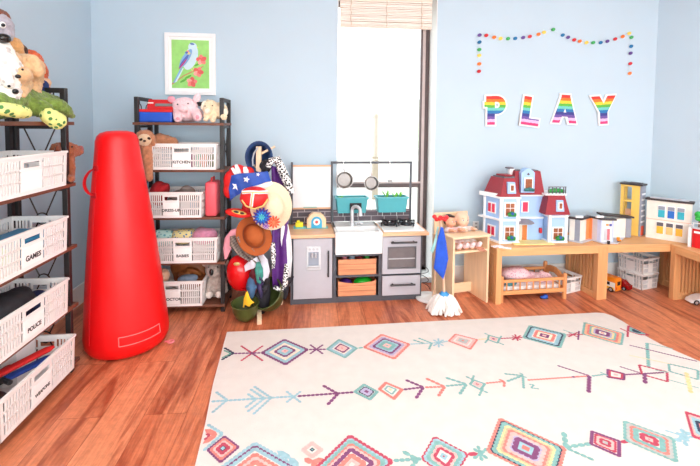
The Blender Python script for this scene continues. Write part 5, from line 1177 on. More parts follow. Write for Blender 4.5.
m = MB(); m.ell((0, 0, 0), (.092, .08, .13), (0, -.12, 0), 28, 18); m.build('shell', mat('glossy_red_plastic', (214, 20, 26), rough=.12), t, 180)
m = MB(); m.tube([(.02, -.072, -.09), (.06, -.05, -.11), (.085, -.01, -.1)], .012, 8, flat=.5); m.build('brim', mat('glossy_red_plastic', (214, 20, 26)), t)
m = MB(); m.ell((-.012, -.062, .085), (.022, .01, .016), (.6, 0, 0), 12, 8); m.build('crest', GOLD, t, 180)
SIL = mat('silver_white_satin', (218, 216, 228), rough=.4, var=.08)
t = thing('silver_cravat', 'silvery white satin cravat with lapels hanging in the middle of the stand', 'costume', (-0.356, 3.020, 0.350), group=DG)
panel('left_lapel', None, None, [(-0.363, 3.020, 0.429), (-0.342, 3.020, 0.372), (-0.397, 3.020, 0.351), (-0.453, 3.020, 0.317), (-0.459, 3.020, 0.360), (-0.425, 3.020, 0.395)], 3.0, .016, SIL, .02, parent=t)
panel('right_lapel', None, None, [(-0.363, 3.020, 0.436), (-0.328, 3.020, 0.443), (-0.300, 3.020, 0.406), (-0.283, 3.020, 0.313), (-0.307, 3.020, 0.227), (-0.335, 3.020, 0.271), (-0.349, 3.020, 0.357)], 3.0, .016, SIL, .02, parent=t)
panel('green_tie', 'shiny teal and purple tie hanging below the silver cravat', 'tie', [(-0.372, 2.960, 0.392), (-0.349, 2.960, 0.398), (-0.328, 2.960, 0.349), (-0.325, 2.960, 0.293), (-0.342, 2.960, 0.244), (-0.369, 2.960, 0.258), (-0.383, 2.960, 0.336)], 2.96, .012, mat('teal_shot_silk', (54, 136, 124), rough=.3, var=.4, scale=40), .01)
heap('black_cloak', 'long black cloak hanging down the middle of the coat stand', 'cloak', mat('black_cloak_cloth', (40, 36, 44), rough=.7, var=.3), (-0.342, 3.020, 0.156), (.06, .045, .16), group=DG)
heap('maroon_waistcoat', 'maroon cloth hanging beside the red helmet', 'costume', mat('maroon_cloth', (92, 22, 34), rough=.7, var=.2), (-0.391, 3.000, 0.251), (.035, .035, .1), group=DG)
heap('blue_jeans', 'small denim blue cloth hanging into the left olive helmet', 'costume', mat('denim_cloth', (70, 104, 140), rough=.85, var=.25), (-0.412, 2.970, 0.206), (.032, .03, .08), group=DG)
heap('purple_scarf', 'dark purple glossy scarf in front of the black cloak', 'scarf', mat('dark_purple_silk', (70, 60, 100), rough=.4, var=.3), (-0.353, 2.965, 0.228), (.016, .016, .1), rot=(0, -.15, 0), group=DG)
heap('black_trousers', 'black trousers hanging next to the play kitchen side', 'costume', mat('charcoal_cloth', (48, 46, 54), rough=.85, var=.25), (-0.193, 3.160, 0.157), (.035, .045, .12), group=DG)
OLI = mat('olive_helmet_plastic', (74, 84, 40), rough=.35, var=.1); OLD = OLI
bowl = [(0, 0), (.04, .004), (.075, .03), (.094, .075), (.1, .12), (.106, .128), (.1, .13), (.09, .1), (.07, .045), (.035, .018), (0, .014)]
t = hat('olive_helmet', 'olive green toy helmet lying upside down on the floor at the left foot', (-0.443, 2.93, .001), (0, -.12, 1), bowl, OLI, 32, .9, .9, cat='helmet')
t = hat('olive_helmet', 'olive green toy helmet tipped on its side under the purple cape', (-0.262, 3.09, .055), (-.35, -.6, .7), [(r * 1.15, z * 1.15) for r, z in bowl], OLI, 32, cat='helmet')
panel('yellow_bandana', 'bright yellow cloth with black marks tucked into the upside down helmet', 'cloth', [(-0.428, 2.900, 0.227), (-0.415, 2.900, 0.206), (-0.409, 2.900, 0.164), (-0.379, 2.900, 0.136), (-0.415, 2.900, 0.109), (-0.455, 2.900, 0.104), (-0.449, 2.900, 0.166)], 2.9, .012, cloth_mat('yellow_print', (246, 190, 40), (40, 30, 20), 22.), .01)

# ================================================================ DOLL HIGH CHAIR, DOLLS, CLEANING THINGS
MAPLE = wood('pale_maple_ply', (240, 208, 170), .07, 'z', .45); MAPX = wood('pale_maple_board', (242, 212, 174), .07, 'x', .45)
t = thing('doll_high_chair', 'pale wooden doll high chair with two dolls sitting behind its tray', 'doll chair', (1.345, 3.10, 0), math.radians(14))
W_ = .318
for x in (-W_, -.018):
    m = MB(); m.prism([(0, 0), (.30, 0), (.30, .48), (.13, .51), (0, .51)], x, x + .018, plane='yz', bev=.002); m.build('side_panel', MAPLE, t, smooth=0)
m = MB(); m.box(-W_ - .008, -.012, .51, .008, .125, .526, .004); m.build('tray', MAPX, t, smooth=0)
m = MB(); m.box(-W_ + .018, .0, .40, -.018, .29, .416, .002); m.build('seat', MAPX, t, smooth=0)
m = MB(); m.box(-W_ + .004, .275, .30, -.004, .293, .65, .01); m.build('backrest', MAPLE, t, smooth=0)
m = MB(); m.box(-W_ + .018, .19, .02, -.018, .208, .095, .002); rl = m.build('foot_rail', MAPX, t, smooth=0)
m = MB(); m.lathe([(0, 0), (.022, 0), (.022, .002), (0, .002)], 20, Matrix.Translation((-.225, .19, .055)) @ Matrix.Rotation(PI / 2, 4, 'X'), sx=1.0, sy=.36); m.build('oval_mark', INK, rl, smooth=0)
SKIN = mat('doll_vinyl_peach', (240, 196, 166), rough=.45, var=.03); SKIN2 = mat('doll_vinyl_tan', (226, 164, 132), rough=.45, var=.03)
ROMP = fur('blush_knit', (248, 222, 222), .05); ROMP2 = fur('white_knit', (246, 238, 236), .05)
IRIS = mat('blue_eye', (60, 90, 130), rough=.2); LIP = mat('pink_lip', (214, 110, 110), rough=.5)
ct, st = math.cos(math.radians(14)), math.sin(math.radians(14))
def hc(x, y, z): return V((1.345 + x * ct - y * st, 3.10 + x * st + y * ct, z))
def doll(label, x, r, skin, cloth, turn, hair, hz):
    b = hc(x, .2, .417); t = thing('baby_doll', label, 'doll', b, math.radians(14), 'baby dolls in the doll high chair')
    h = V((0, -.0, hz)); c, s = math.cos(turn), math.sin(turn)
    F = lambda dx, dy, dz: h + V((dx * c - dy * s, dx * s + dy * c, dz))
    sh = [('e', h, (r, r * 1.02, r * 1.08)), ('e', F(0, -.012, -r * .35), (r * .86, r * .86, r * .62)), ('t', [h - V((0, 0, r * .9)), V((0, 0, .08))], [r * .42, r * .6]), ('e', (0, 0, .072), (r * .9, r * .72, .07)),
          ('t', [(-r * .7, -.01, .112), (-r * .9, -.055, .122), (-r * .8, -.105, .131)], [.018, .016, .013]), ('t', [(r * .7, -.01, .112), (r * .92, -.055, .122), (r * .82, -.105, .131)], [.018, .016, .013]),
          ('t', [(-.026, 0, .03), (-.03, -.1, .028), (-.03, -.175, .022)], [.028, .024, .02]), ('t', [(.026, 0, .03), (.03, -.1, .028), (.03, -.175, .022)], [.028, .024, .02]),
          ('t', [(-.03, -.18, .022), (-.03, -.195, .042)], [.02, .015]), ('t', [(.03, -.18, .022), (.03, -.195, .042)], [.02, .015]),
          ('e', F(-r * .98, 0, -r * .1), (r * .14, r * .2, r * .26)), ('e', F(r * .98, 0, -r * .1), (r * .14, r * .2, r * .26)), ('e', F(0, -r * 1.02, -r * .2), (r * .13, r * .16, r * .12))]
    for sx in (-1, 1):
        hx = sx * r * (.8 if sx < 0 else .82)
        for k in range(4): sh.append(('t', [(hx - .009 + .006 * k, -.11, .132), (hx - .010 + .0068 * k, -.125, .134 - .001 * k), (hx - .010 + .0068 * k, -.134, .13)], [.0042, .0038, .0034]))
        sh.append(('t', [(hx - sx * .013, -.106, .134), (hx - sx * .019, -.118, .138)], [.0045, .0038]))
    blob('body', sh, skin, t, .0035, 3)
    blob('romper', [('e', (0, 0, .07), (r * .98, r * .82, .074)), ('t', [(-r * .7, -.01, .112), (-r * .88, -.052, .122)], [.023, .021]), ('t', [(r * .7, -.01, .112), (r * .9, -.052, .122)], [.023, .021]), ('t', [(-.026, 0, .032), (-.03, -.11, .03)], [.034, .03]), ('t', [(.026, 0, .032), (.03, -.11, .03)], [.034, .03])], cloth, t, .005, 4)
    for sx in (-1, 1):
        blob('sock', [('t', [(sx * .03, -.15, .024), (sx * .03, -.18, .024), (sx * .03, -.197, .044)], [.0215, .022, .017])], ROMP, t, .004, 3)
        m = MB(); m.ell(F(sx * r * .36, -r * .9, r * .02), (r * .13, r * .07, r * .1), u=10, v=8); e_ = m.build('eye_white', PAPER, t, 180)
        m = MB(); m.ell(F(sx * r * .36, -r * .955, r * .02), (r * .095, r * .035, r * .095), u=10, v=8); m.build('iris', IRIS, e_, 180)
        m = MB(); m.tube([F(sx * r * .2, -r * .93, r * .28), F(sx * r * .38, -r * .92, r * .32), F(sx * r * .56, -r * .82, r * .26)], r * .025, 6); m.build('eyebrow', fur('brow_brown', (150, 104, 80)), t)
    m = MB(); m.ell(F(0, -r * .93, -r * .48), (r * .2, r * .08, r * .065), u=10, v=8); m.build('mouth', LIP, t, 180)
    if hair:
        blob('hair', [('e', F(0, .012, r * .28), (r * 1.04, r * 1.02, r * .9)), ('e', F(0, -r * .35, r * .8), (r * .6, r * .45, r * .25)), ('e', F(0, r * .3, -r * .1), (r * 1.0, r * .8, r * .8))], fur('dark_brown_doll_hair', (70, 46, 36), .2), t, .004, 3)
doll('baby doll with short dark hair at the left of the doll high chair', -.222, .044, SKIN2, ROMP, .35, True, .182)
doll('bald baby doll with a peach face at the right of the doll high chair', -.112, .054, SKIN, ROMP2, -.05, False, .19)
o = ribbon_sheet('brown_flannel', 'brown cloth strip hanging out of the doll high chair beside the socks', 'cloth', [hc(-.12, .03, .432), hc(-.1, -.012, .432), hc(-.075, -.03, .41)], [.05, .06, .045], mat('rose_brown_cloth', (190, 130, 106), rough=.9, var=.1), 1, .004, group=None)

# mop and friends
POLE = wood('pale_mop_pole', (226, 188, 156), .08, 'z', .5)
MP = (0.967, 2.942, 0.000)
t = thing('toy_mop', 'wooden toy mop standing on its white strands, red knobs on top', 'mop', MP)
p1 = V((0.924, 2.980, 0.673)) - V(MP); p0 = V((-.01, .02, .13))
m = MB(); m.tube([p0, p1], .0105, 10); m.build('pole', POLE, t)
m = MB(); m.tube([p0 + (p1 - p0) * .38, p0 + (p1 - p0) * .46], .0135, 10); m.build('ferrule', BIRCH, t)
for d in ((0, 0, .012), (-.03, -.01, .0), (.03, -.006, -.002), (-.012, -.02, .006), (.014, -.018, .008), (.044, 0, .012), (-.042, .006, .016)):
    m = MB(); m.ell(p1 + V(d), (.017, .015, .015), u=12, v=8); m.build('knob', mat('red_knob', (226, 40, 44), rough=.35), t, 180)
m = MB(); m.lathe([(0, .15), (.02, .148), (.036, .132), (.042, .112), (.03, .1), (0, .1)], 20, Matrix.Translation((-.01, .02, 0))); m.build('mop_cap', mat('azure_plastic', (60, 150, 214), rough=.35), t)
m = MB(); rnd = random.Random(3)
for i in range(90):
    a = rnd.random() * 2 * PI; R_ = .045 + .072 * rnd.random(); k = .02 * rnd.random()
    pts = []
    for j in range(6):
        f = j / 5; r = .02 + (R_ - .02) * f ** .8; z = (.112 * (1 - f ** 1.7)) + .008 + .01 * (1 - f) * rnd.random(); an = a + .25 * math.sin(f * 4 + i) * f
        pts.append((-.01 + r * 1.15 * math.cos(an), .02 + r * math.sin(an) * .9, z))
    m.tube(pts, [.009, .01, .011, .011, .0105, .008], 6)
o = m.build('mop_strands', fur('white_mop_yarn', (244, 238, 232), .06), t); o['kind'] = 'stuff'
def tri_cloth(name, label, top, pts, m_, y):
    return panel(name, label, 'cloth', pts, y, .008, m_, .012, group=None)
tri_cloth('blue_duster', 'bright blue cloth hanging from the top of the toy mop', None, [(0.903, 2.930, 0.635), (0.924, 2.930, 0.627), (0.945, 2.930, 0.534), (0.966, 2.930, 0.404), (0.956, 2.930, 0.332), (0.929, 2.930, 0.261), (0.895, 2.930, 0.298), (0.866, 2.930, 0.334), (0.874, 2.930, 0.463), (0.890, 2.930, 0.563)], mat('bright_blue_cloth', (34, 84, 200), rough=.8, var=.12), 2.925)
tri_cloth('teal_duster', 'narrow pale teal cloth hanging left of the blue cloth', None, [(0.891, 2.950, 0.630), (0.902, 2.950, 0.623), (0.885, 2.950, 0.529), (0.862, 2.950, 0.436), (0.847, 2.950, 0.451), (0.871, 2.950, 0.544)], mat('pale_teal_cloth', (160, 214, 212), rough=.8, var=.1), 2.95)
q = (0.925, 3.099, 0.000)
t = thing('toy_dish_brush', 'toy brush with green bristles leaning beside the mop strands', 'brush', q)
tp = V((0.910, 3.020, 0.510)) - V(q); m = MB(); m.tube([(0, 0, .07), tp], .008, 8); m.build('handle', POLE, t)
m = MB(); m.tube([(0, -.0, .1), (-.002, 0, .06)], [.012, .016], 10); m.build('collar', BIRCH, t)
m = MB(); m.tube([(-.002, 0, .065), (-.004, -.004, .03), (-.006, -.006, .002)], [.014, .02, .024], 10); m.build('bristles', mat('green_bristle', (40, 130, 70), rough=.8, var=.3, scale=120), t)
q = (0.912, 3.136, 0.000)
t = thing('white_stand_base', 'round white base on the floor behind the mop strands', 'stand', (q[0], q[1] + .06, 0))
m = MB(); m.lathe([(0, .001), (.1, .001), (.105, .01), (.1, .022), (.03, .03), (.014, .034), (0, .034)], 32); m.build('foot', WPL, t)
t = thing('power_cord', 'thin dark cord curling on the floor between the toy kitchen and the mop', 'cord', (0.934, 3.330, 0.000))
m = MB(); pts = []
for i in range(44):
    a = i * .36; pts.append((.012 * math.sin(i * .2) + .035 * math.cos(a), .05 + .03 * math.sin(a) + .002 * i, .01 + .0036 * i + .012 * math.sin(a * .5) ** 2))
pts[0] = (pts[0][0], pts[0][1], .004); m.tube(pts, .003, 6); m.build('cable', mat('dark_cable', (70, 52, 56), rough=.5), t)

# ================================================================ UNDER AND ON THE BENCHES
BEDW = wood('orange_pine', (222, 156, 100), .12, 'x', .5); BEDZ = wood('orange_pine_post', (220, 152, 98), .12, 'z', .5)
t = thing('doll_bed', 'wooden doll bed with spindles and pink bedding under the dollhouse bench', 'doll bed', (1.975, 3.135, 0), math.radians(4))
bw, bd_ = .53, .25
for x, y, h in ((0, 0, .2), (-bw, 0, .2), (0, bd_, .215), (-bw, bd_, .215)):
    m = MB(); m.cyl((x, y, 0), (x, y, h - .01), .0165, n=14); m.ell((x, y, h - .01), (.0165, .0165, .014), u=14, v=8); m.build('post', BEDZ, t)
for y in (0, bd_):
    for z0, z1 in ((.055, .085), (.15, .172)):
        m = MB(); m.box(-bw + .012, y - .009, z0, -.012, y + .009, z1, .003); m.build('rail', BEDW, t, smooth=0)
    n = 9
    for i in range(n):
        x = -bw + bw * (i + .8) / (n + .6); m = MB(); m.cyl((x, y, .083), (x, y, .152), .006, n=8); m.build('spindle', BEDZ, t)
for x in (0, -bw):
    m = MB(); m.prism([(.012, .06), (bd_ - .012, .06), (bd_ - .012, .185), (bd_ * .75, .205), (bd_ * .5, .21), (bd_ * .25, .195), (.012, .16), (.012, .13), (bd_ * .5, .165), (bd_ - .04, .15), (bd_ - .04, .09), (.012, .09)], x - .008, x + .008, plane='yz', bev=.002); m.build('end_board', BEDW, t, smooth=0)
m = MB(); m.box(-bw + .012, .01, .06, -.012, bd_ - .01, .07); m.build('bed_base', BEDW, t, smooth=0)
bq = lambda x, y, z: (1.975 + x * math.cos(.0698) - y * math.sin(.0698), 3.135 + x * math.sin(.0698) + y * math.cos(.0698), z)
PKP = cloth_mat('pink_spotted_quilt', (244, 208, 214), (216, 150, 174), 70.)
m = MB(); m.box(-.24, -.1, 0, .24, .1, .035, .012, 3); o = m.build('doll_mattress', ROMP2, None, 40, loc=bq(-bw / 2, .125, .0715), rot=(0, 0, .0698)); tag(o, 'thin white mattress lying in the doll bed', 'mattress')
heap('doll_quilt', 'pink spotted quilt bundled at the left of the doll bed', 'quilt', PKP, bq(-.34, .13, .165), (.12, .085, .055), rot=(0, 0, .07))
heap('doll_pillow', 'pink spotted pillow lying at the right of the doll bed', 'pillow', PKP, bq(-.14, .11, .137), (.1, .08, .03), rot=(0, 0, .07))
heap('doll_blanket', 'small teal blanket tucked by the front rail of the doll bed', 'blanket', mat('teal_knit', (80, 150, 160), rough=.9, var=.2), bq(-.43, .045, .128), (.05, .025, .022))
t = thing('toy_shoe', 'small blue toy shoe on the floor under the doll bed', 'shoe', (1.816, 3.143, 0.000))
blob('upper', [('e', (0, 0, .012), (.034, .018, .012)), ('e', (.012, 0, .02), (.018, .016, .014))], mat('blue_toy_plastic', (30, 90, 190), rough=.45), t, .003, 3); m = MB(); m.box(-.03, -.014, .0, .03, .014, .004, .001); m.build('sole', INK, t, smooth=0)
BX = (.195, .22, .125, 1)
crate_at(BX, '', (2.075, 3.338, 0.001), math.radians(20), 'white plastic crate on the floor beside the doll bed', group='white crates under the benches')
crate_at(BX, '', (2.775, 3.372, 0.001), math.radians(16), 'white plastic crate on the floor beside the toy van, lower one of its stack', group='white crates under the benches')
crate_at(BX, '', (2.775, 3.372, .132), math.radians(16), 'white plastic crate stacked on another one under the toy clinic bench', group='white crates under the benches')
# toy vehicles
ORG = mat('orange_toy_plastic', (244, 140, 30), rough=.35); TYRE = mat('black_tyre', (34, 34, 36), rough=.7); HUB = mat('grey_hub', (190, 190, 194), rough=.35, metal=.4); DGL = mat('dark_toy_glass', (44, 40, 50), rough=.15)
def wheel(t, x, y, r, w, ax='x'):
    m = MB(); d = V((w / 2, 0, 0)) if ax == 'x' else V((0, w / 2, 0)); m.cyl(V((x, y, r)) - d, V((x, y, r)) + d, r, n=18); wv = m.build('wheel', TYRE, t)
    m = MB(); m.cyl(V((x, y, r)) - d * 1.08, V((x, y, r)) + d * 1.08, r * .55, n=14); m.build('hub', HUB, wv)
t = thing('toy_van', 'orange and white toy van parked by the bench leg', 'toy vehicle', (2.482, 3.215, .001), math.radians(24))
m = MB(); m.box(-.037, 0, .018, .037, .19, .085, .004); m.build('body', PLAST, t, smooth=0)
m = MB(); m.box(-.039, -.001, .08, .039, .192, .122, .008); m.build('roof', ORG, t, smooth=0)
m = MB(); m.box(-.038, -.006, .016, .038, .004, .114, .003); bk = m.build('rear_door', ORG, t, smooth=0)
m = MB(); m.box(-.02, -.008, .062, .02, -.005, .092); m.build('rear_window', DGL, bk, smooth=0)
for x in (-.03, .03):
    m = MB(); m.box(x - .005, -.008, .03, x + .005, -.005, .05); m.build('tail_light', REDP, bk, smooth=0)
for y in (.045, .085, .125):
    m = MB(); m.box(-.0385, y, .055, -.0365, y + .024, .078); m.box(.0365, y, .055, .0385, y + .024, .078); m.box(-.0365, y, .06, .0365, y + .01, .07); m.build('side_window', DGL, t, smooth=0)
m = MB(); m.box(-.0382, .01, .024, .0382, .185, .042); m.build('yellow_stripe', mat('amber_stripe', (250, 196, 70), rough=.4), t, smooth=0)
for x in (-.032, .032):
    for y in (.035, .15): wheel(t, x, y, .02, .014)
t = thing('toy_car', 'dark red toy car between the van and the white crates', 'toy vehicle', (2.598, 3.25, .001), math.radians(24))
m = MB(); m.prism([(-.02, .014), (.13, .014), (.135, .04), (.105, .05), (.085, .078), (.03, .078), (.01, .05), (-.02, .046)], -.03, .03, plane='yz', bev=.004); m.build('body', mat('dark_red_enamel', (150, 18, 20), rough=.25), t, smooth=0)
for x in (-.028, .028):
    for y in (.015, .1): wheel(t, x, y, .016, .012)
m = MB(); m.prism([(.035, .054), (.083, .054), (.076, .073), (.04, .073)], -.0306, .0306, plane='yz'); m.build('side_window', DGL, t, smooth=0)
t = thing('toy_racing_car', 'white and blue toy racing car on the floor inside the end bench', 'toy vehicle', (2.88, 2.985, .001), math.radians(-8))
m = MB(); m.prism([(0, .014), (.18, .012), (.185, .042), (.165, .048), (.125, .066), (.085, .066), (.05, .046), (.01, .036)], -.04, .04, bev=.006); m.build('body', WPL, t, smooth=40)
m = MB(); m.prism([(.05, .018), (.15, .018), (.17, .034), (.09, .036)], -.0415, .0415); m.build('side_panel', mat('racing_blue', (36, 80, 180), rough=.3), t, smooth=0)
m = MB(); m.prism([(.062, .047), (.13, .047), (.122, .062), (.088, .062)], -.041, .041); m.build('side_window', DGL, t, smooth=0)
m = MB(); m.box(.165, -.042, .05, .185, .042, .056, .002); m.box(.17, -.03, .04, .176, -.024, .051); m.box(.17, .024, .04, .176, .03, .051); m.build('spoiler', HAND, t, smooth=0)
for x in (.035, .148):
    for y in (-.036, .036): wheel(t, x, y, .02, .014, 'y')

# ---- dollhouse
BLW = mat('powder_blue_plastic', (164, 198, 240), rough=.45, var=.02); RRF = mat('dark_red_roof_plastic', (150, 22, 40), rough=.45, var=.06); PWH = mat('white_toy_plastic', (246, 246, 248), rough=.35, var=.01)
BRN = mat('brown_window_inside', (150, 86, 52), rough=.6, var=.3, scale=60); PNKS = mat('crimson_shutter', (222, 48, 84), rough=.4); SLATE = mat('slate_grey_plastic', (96, 92, 100), rough=.5); LEAF = mat('toy_leaf_green', (30, 140, 60), rough=.5, var=.3, scale=80); FLB = mat('toy_flower_blue', (40, 90, 170), rough=.5)
t = thing('dollhouse', 'pale blue dollhouse with dark red mansard roofs standing on the first bench', 'dollhouse', (1.414, 3.185, BH + .001), math.radians(-1))
def fr(nm, mt, pts, par=None, y0=0, y1=.01):
    m = MB(); m.prism(pts, y0, y1); return m.build(nm, mt, par or t, smooth=0)
def mansard(x0, y0, x1, y1, z0, z1, ins, par=None, nm='roof'):
    m = MB(); xi, yi = ins
    m.hexa([(x0, y0, z0), (x1, y0, z0), (x1, y1, z0), (x0, y1, z0), (x0 + xi, y0 + yi, z1), (x1 - xi, y0 + yi, z1), (x1 - xi, y1, z1), (x0 + xi, y1, z1)], .003)
    return m.build(nm, RRF, par or t, smooth=0)
def wing(x0, x1, y0, y1, h, floors):
    m = MB(); m.box(x0, y0, 0, x1, y1, h); b = m.build('wall_block', BLW, t, smooth=0)
    for x, y in ((x0, y0), (x1, y0), (x0, y1)):
        m = MB(); m.box(x - .01, y - .01, 0, x + .012, y + .012, h, .002); m.build('corner_post', PWH, t, smooth=0)
    for z in floors:
        m = MB(); m.box(x0 - .014, y0 - .014, z, x1 + .014, y1 + .004, z + .014, .002); m.build('floor_band', PWH, t, smooth=0)
    return b
def window(x, z, w, h, y, box=True):
    m = MB(); m.box(x - w / 2 - .01, y - .008, z - .008, x + w / 2 + .01, y, z + h + .01, .002); f = m.build('window', PWH, t, smooth=0)
    m = MB(); m.box(x - w / 2, y - .0105, z, x + w / 2, y - .0075, z + h); m.build('pane', BRN, f, smooth=0)
    m = MB(); m.box(x - .0015, y - .012, z, x + .0015, y - .01, z + h); m.box(x - w / 2, y - .012, z + h * .6, x + w / 2, y - .01, z + h * .64); m.build('glazing_bar', PWH, f, smooth=0)
    if box:
        m = MB(); m.tube([(x - w * .3, y - .02, z + .008), (x + w * .1, y - .024, z + .016), (x + w * .55, y - .02, z + .008)], [.014, .022, .015], 8); m.build('flower_box', LEAF, f)
        m = MB(); m.ell((x + w * .1, y - .036, z + .02), (.014, .012, .013), u=10, v=8); m.build('flowers', FLB, f, 180)
    return f
def dormer(x, z, w, h, y, nm='dormer'):
    m = MB(); m.hexa([(x - w / 2 - .006, y - .02, z), (x + w / 2 + .006, y - .02, z), (x + w / 2 + .006, y + .06, z), (x - w / 2 - .006, y + .06, z), (x - w / 2, y - .008, z + h), (x + w / 2, y - .008, z + h), (x + w / 2, y + .06, z + h), (x - w / 2, y + .06, z + h)], .003); d = m.build(nm, BLW, t, smooth=0)
    m = MB(); m.box(x - w * .3, y - .022, z + h * .2, x + w * .3, y - .013, z + h * .82, .002); m.build('dormer_window', PWH, d, smooth=0)
    m = MB(); m.box(x - w * .2, y - .0235, z + h * .28, x + w * .2, y - .0215, z + h * .75); m.build('dormer_pane', BRN, d, smooth=0); return d
# left wing: its open side splays outwards to the back
LF = [(.052, 0), (.19, 0), (.19, .18), (-.012, .18)]
def grow(q, e): return [(q[0][0] - e, q[0][1] - e), (q[1][0] + e, q[1][1] - e), (q[2][0] + e, q[2][1]), (q[3][0] - e, q[3][1])]
m = MB(); m.prism(LF, 0, .36, plane='xy'); m.build('wall_block', BLW, t, smooth=0)
for x, y in ((.054, 0), (.184, 0), (-.008, .17)):
    m = MB(); m.box(x - .011, y - .01, 0, x + .011, y + .012, .36, .002); m.build('corner_post', PWH, t, smooth=0)
for z in (0, .176, .35):
    m = MB(); m.prism(grow(LF, .014), z, z + .014, plane='xy'); m.build('floor_band', PWH, t, smooth=0)
def hip(q0, q1, z0_, z1_, nm, mt):
    m = MB(); m.hexa([(x, y, z0_) for x, y in q0] + [(x, y, z1_) for x, y in q1], .003); return m.build(nm, mt, t, smooth=0)
hip(grow(LF, .012), [(.083, .03), (.168, .03), (.168, .17), (.035, .17)], .364, .505, 'roof', RRF)
m = MB(); m.prism([(.083, .03), (.168, .03), (.168, .15), (.045, .15)], .505, .516, plane='xy'); m.build('roof_cap', SLATE, t, smooth=0)
m = MB(); m.prism([(.095, .045), (.155, .045), (.155, .14), (.065, .14)], .516, .53, plane='xy', bev=.003); m.build('roof_lantern', RRF, t, smooth=0)
window(.121, .032, .068, .095, 0); window(.121, .218, .068, .095, 0); dormer(.128, .39, .058, .088, .002)
sn = V((-.18, -.064, 0)).normalized(); sa_ = math.atan2(.18, -.064)
for z in (.04, .222):
    c = V((.02, .09, 0)) + sn * .004
    m = MB(); m.obox((c.x, c.y, z + .042), (.085, .008, .088), (0, 0, sa_), .002); f = m.build('side_window', PWH, t, smooth=0)
    for k in (-.022, .022):
        c2 = c + sn * .005 + V((math.cos(sa_), math.sin(sa_), 0)) * k
        m = MB(); m.obox((c2.x, c2.y, z + .042), (.028, .005, .066), (0, 0, sa_)); m.build('shutter', PNKS, f, smooth=0)
# middle block, set back
m = MB(); m.box(.19, .085, 0, .44, .18, .36); m.build('wall_block', BLW, t, smooth=0)
m = MB(); m.box(.175, .07, .355, .455, .18, .369, .002); m.build('floor_band', PWH, t, smooth=0)
m = MB(); m.box(.19, .075, .175, .44, .09, .188, .002); m.build('floor_band', PWH, t, smooth=0)
mansard(.165, .055, .43, .18, .37, .556, (.03, .02)); m = MB(); m.box(.2, .09, .556, .39, .17, .562); m.build('roof_cap', SLATE, t, smooth=0)
m = MB(); m.prism([(.222, .39), (.332, .39), (.332, .55), (.318, .556), (.3, .575), (.277, .584), (.254, .575), (.236, .556), (.222, .55)], .03, .1, bev=.003); gb = m.build('gable', BLW, t, smooth=0)
m = MB(); m.box(.243, .018, .415, .311, .03, .51, .002); gw = m.build('gable_window', PWH, gb, smooth=0); m = MB(); m.box(.251, .0155, .425, .303, .0185, .5); m.build('gable_pane', BRN, gb, smooth=0)
m = MB(); m.tube([(.24, .008, .416), (.277, .002, .422), (.314, .008, .414)], [.012, .016, .012], 8); m.build('flower_box', mat('toy_teal_green', (40, 110, 110), rough=.5, var=.4, scale=90), gb)
m = MB(); m.prism([(.266, .535), (.277, .527), (.288, .535), (.277, .548)], .026, .031); m.build('gable_vent', SLATE, gb, smooth=0)
m = MB(); m.box(.252, .074, .225, .312, .085, .315, .002); f = m.build('window', PWH, t, smooth=0); m = MB(); m.box(.262, .071, .232, .303, .075, .308); m.build('shutter', PNKS, f, smooth=0)
m = MB(); m.box(.235, .072, .0, .305, .085, .135, .002); df = m.build('door_frame', PWH, t, smooth=0); m = MB(); m.box(.262, .068, .004, .3, .073, .125); m.build('door', mat('toy_door_brown', (206, 122, 60), rough=.5), df, smooth=0); m = MB(); m.box(.24, .068, .004, .26, .073, .125); m.build('side_light', mat('cream_glass', (236, 222, 200), rough=.3), df, smooth=0)
m = MB(); m.lathe([(0, .175), (.05, .168), (.085, .15), (.088, .144), (0, .144)], 20, Matrix.Translation((.27, .085, 0)), PI, 2 * PI); m.build('awning', mat('grey_awning', (140, 136, 142), rough=.5), t)
m = MB(); m.box(.168, .12, .51, .21, .165, .57, .003); ch = m.build('chimney', PWH, t, smooth=0); m = MB(); m.box(.15, .115, .57, .2, .17, .58, .003); m.build('chimney_cap', SLATE, ch, smooth=0)
# right wing with a roof terrace
wing(.445, .578, 0, .18, .222, (0, .203)); window(.512, .028, .07, .088, 0)
mansard(.4, -.02, .602, .18, .224, .374, (.034, .028)); dormer(.518, .25, .054, .088, -.004)
m = MB(); m.box(.405, -.002, .374, .578, .19, .387, .002); m.build('terrace', PWH, t, smooth=0)
for x in (.438, .468, .498, .528, .558, .574):
    m = MB(); m.box(x - .003, .008, .387, x + .003, .014, .44); m.build('railing_post', SLATE, t, smooth=0)
m = MB(); m.box(.434, .007, .436, .578, .015, .442); rl = m.build('railing', SLATE, t, smooth=0)
m = MB(); m.tube([(.445, .03, .403), (.49, .026, .41), (.53, .03, .408), (.57, .03, .403)], [.014, .018, .017, .013], 8); m.build('terrace_plants', LEAF, t)
m = MB(); m.prism([(.03, .03), (.045, .03), (.0, .18), (-.055, .18)], .352, .366, plane='xy'); tr = m.build('side_terrace', PWH, t, smooth=0); m = MB(); m.prism([(.03, .03), (.036, .03), (-.048, .18), (-.055, .18)], .366, .385, plane='xy'); m.build('parapet', PWH, tr, smooth=0)
m = MB(); m.prism([(.03, .03), (.045, .03), (.0, .18), (-.06, .18)], .176, .188, plane='xy'); m.build('side_ledge', PWH, t, smooth=0)
m = MB(); m.box(.405, .06, .06, .422, .085, .1, .003); m.build('letter_box', REDP, t, smooth=0)
m = MB(); m.box(.14, -.06, .0, .46, .068, .007, .002); o = m.build('toy_doorstep', mat('pale_yellow_plate', (246, 226, 150), rough=.5), t, smooth=0)
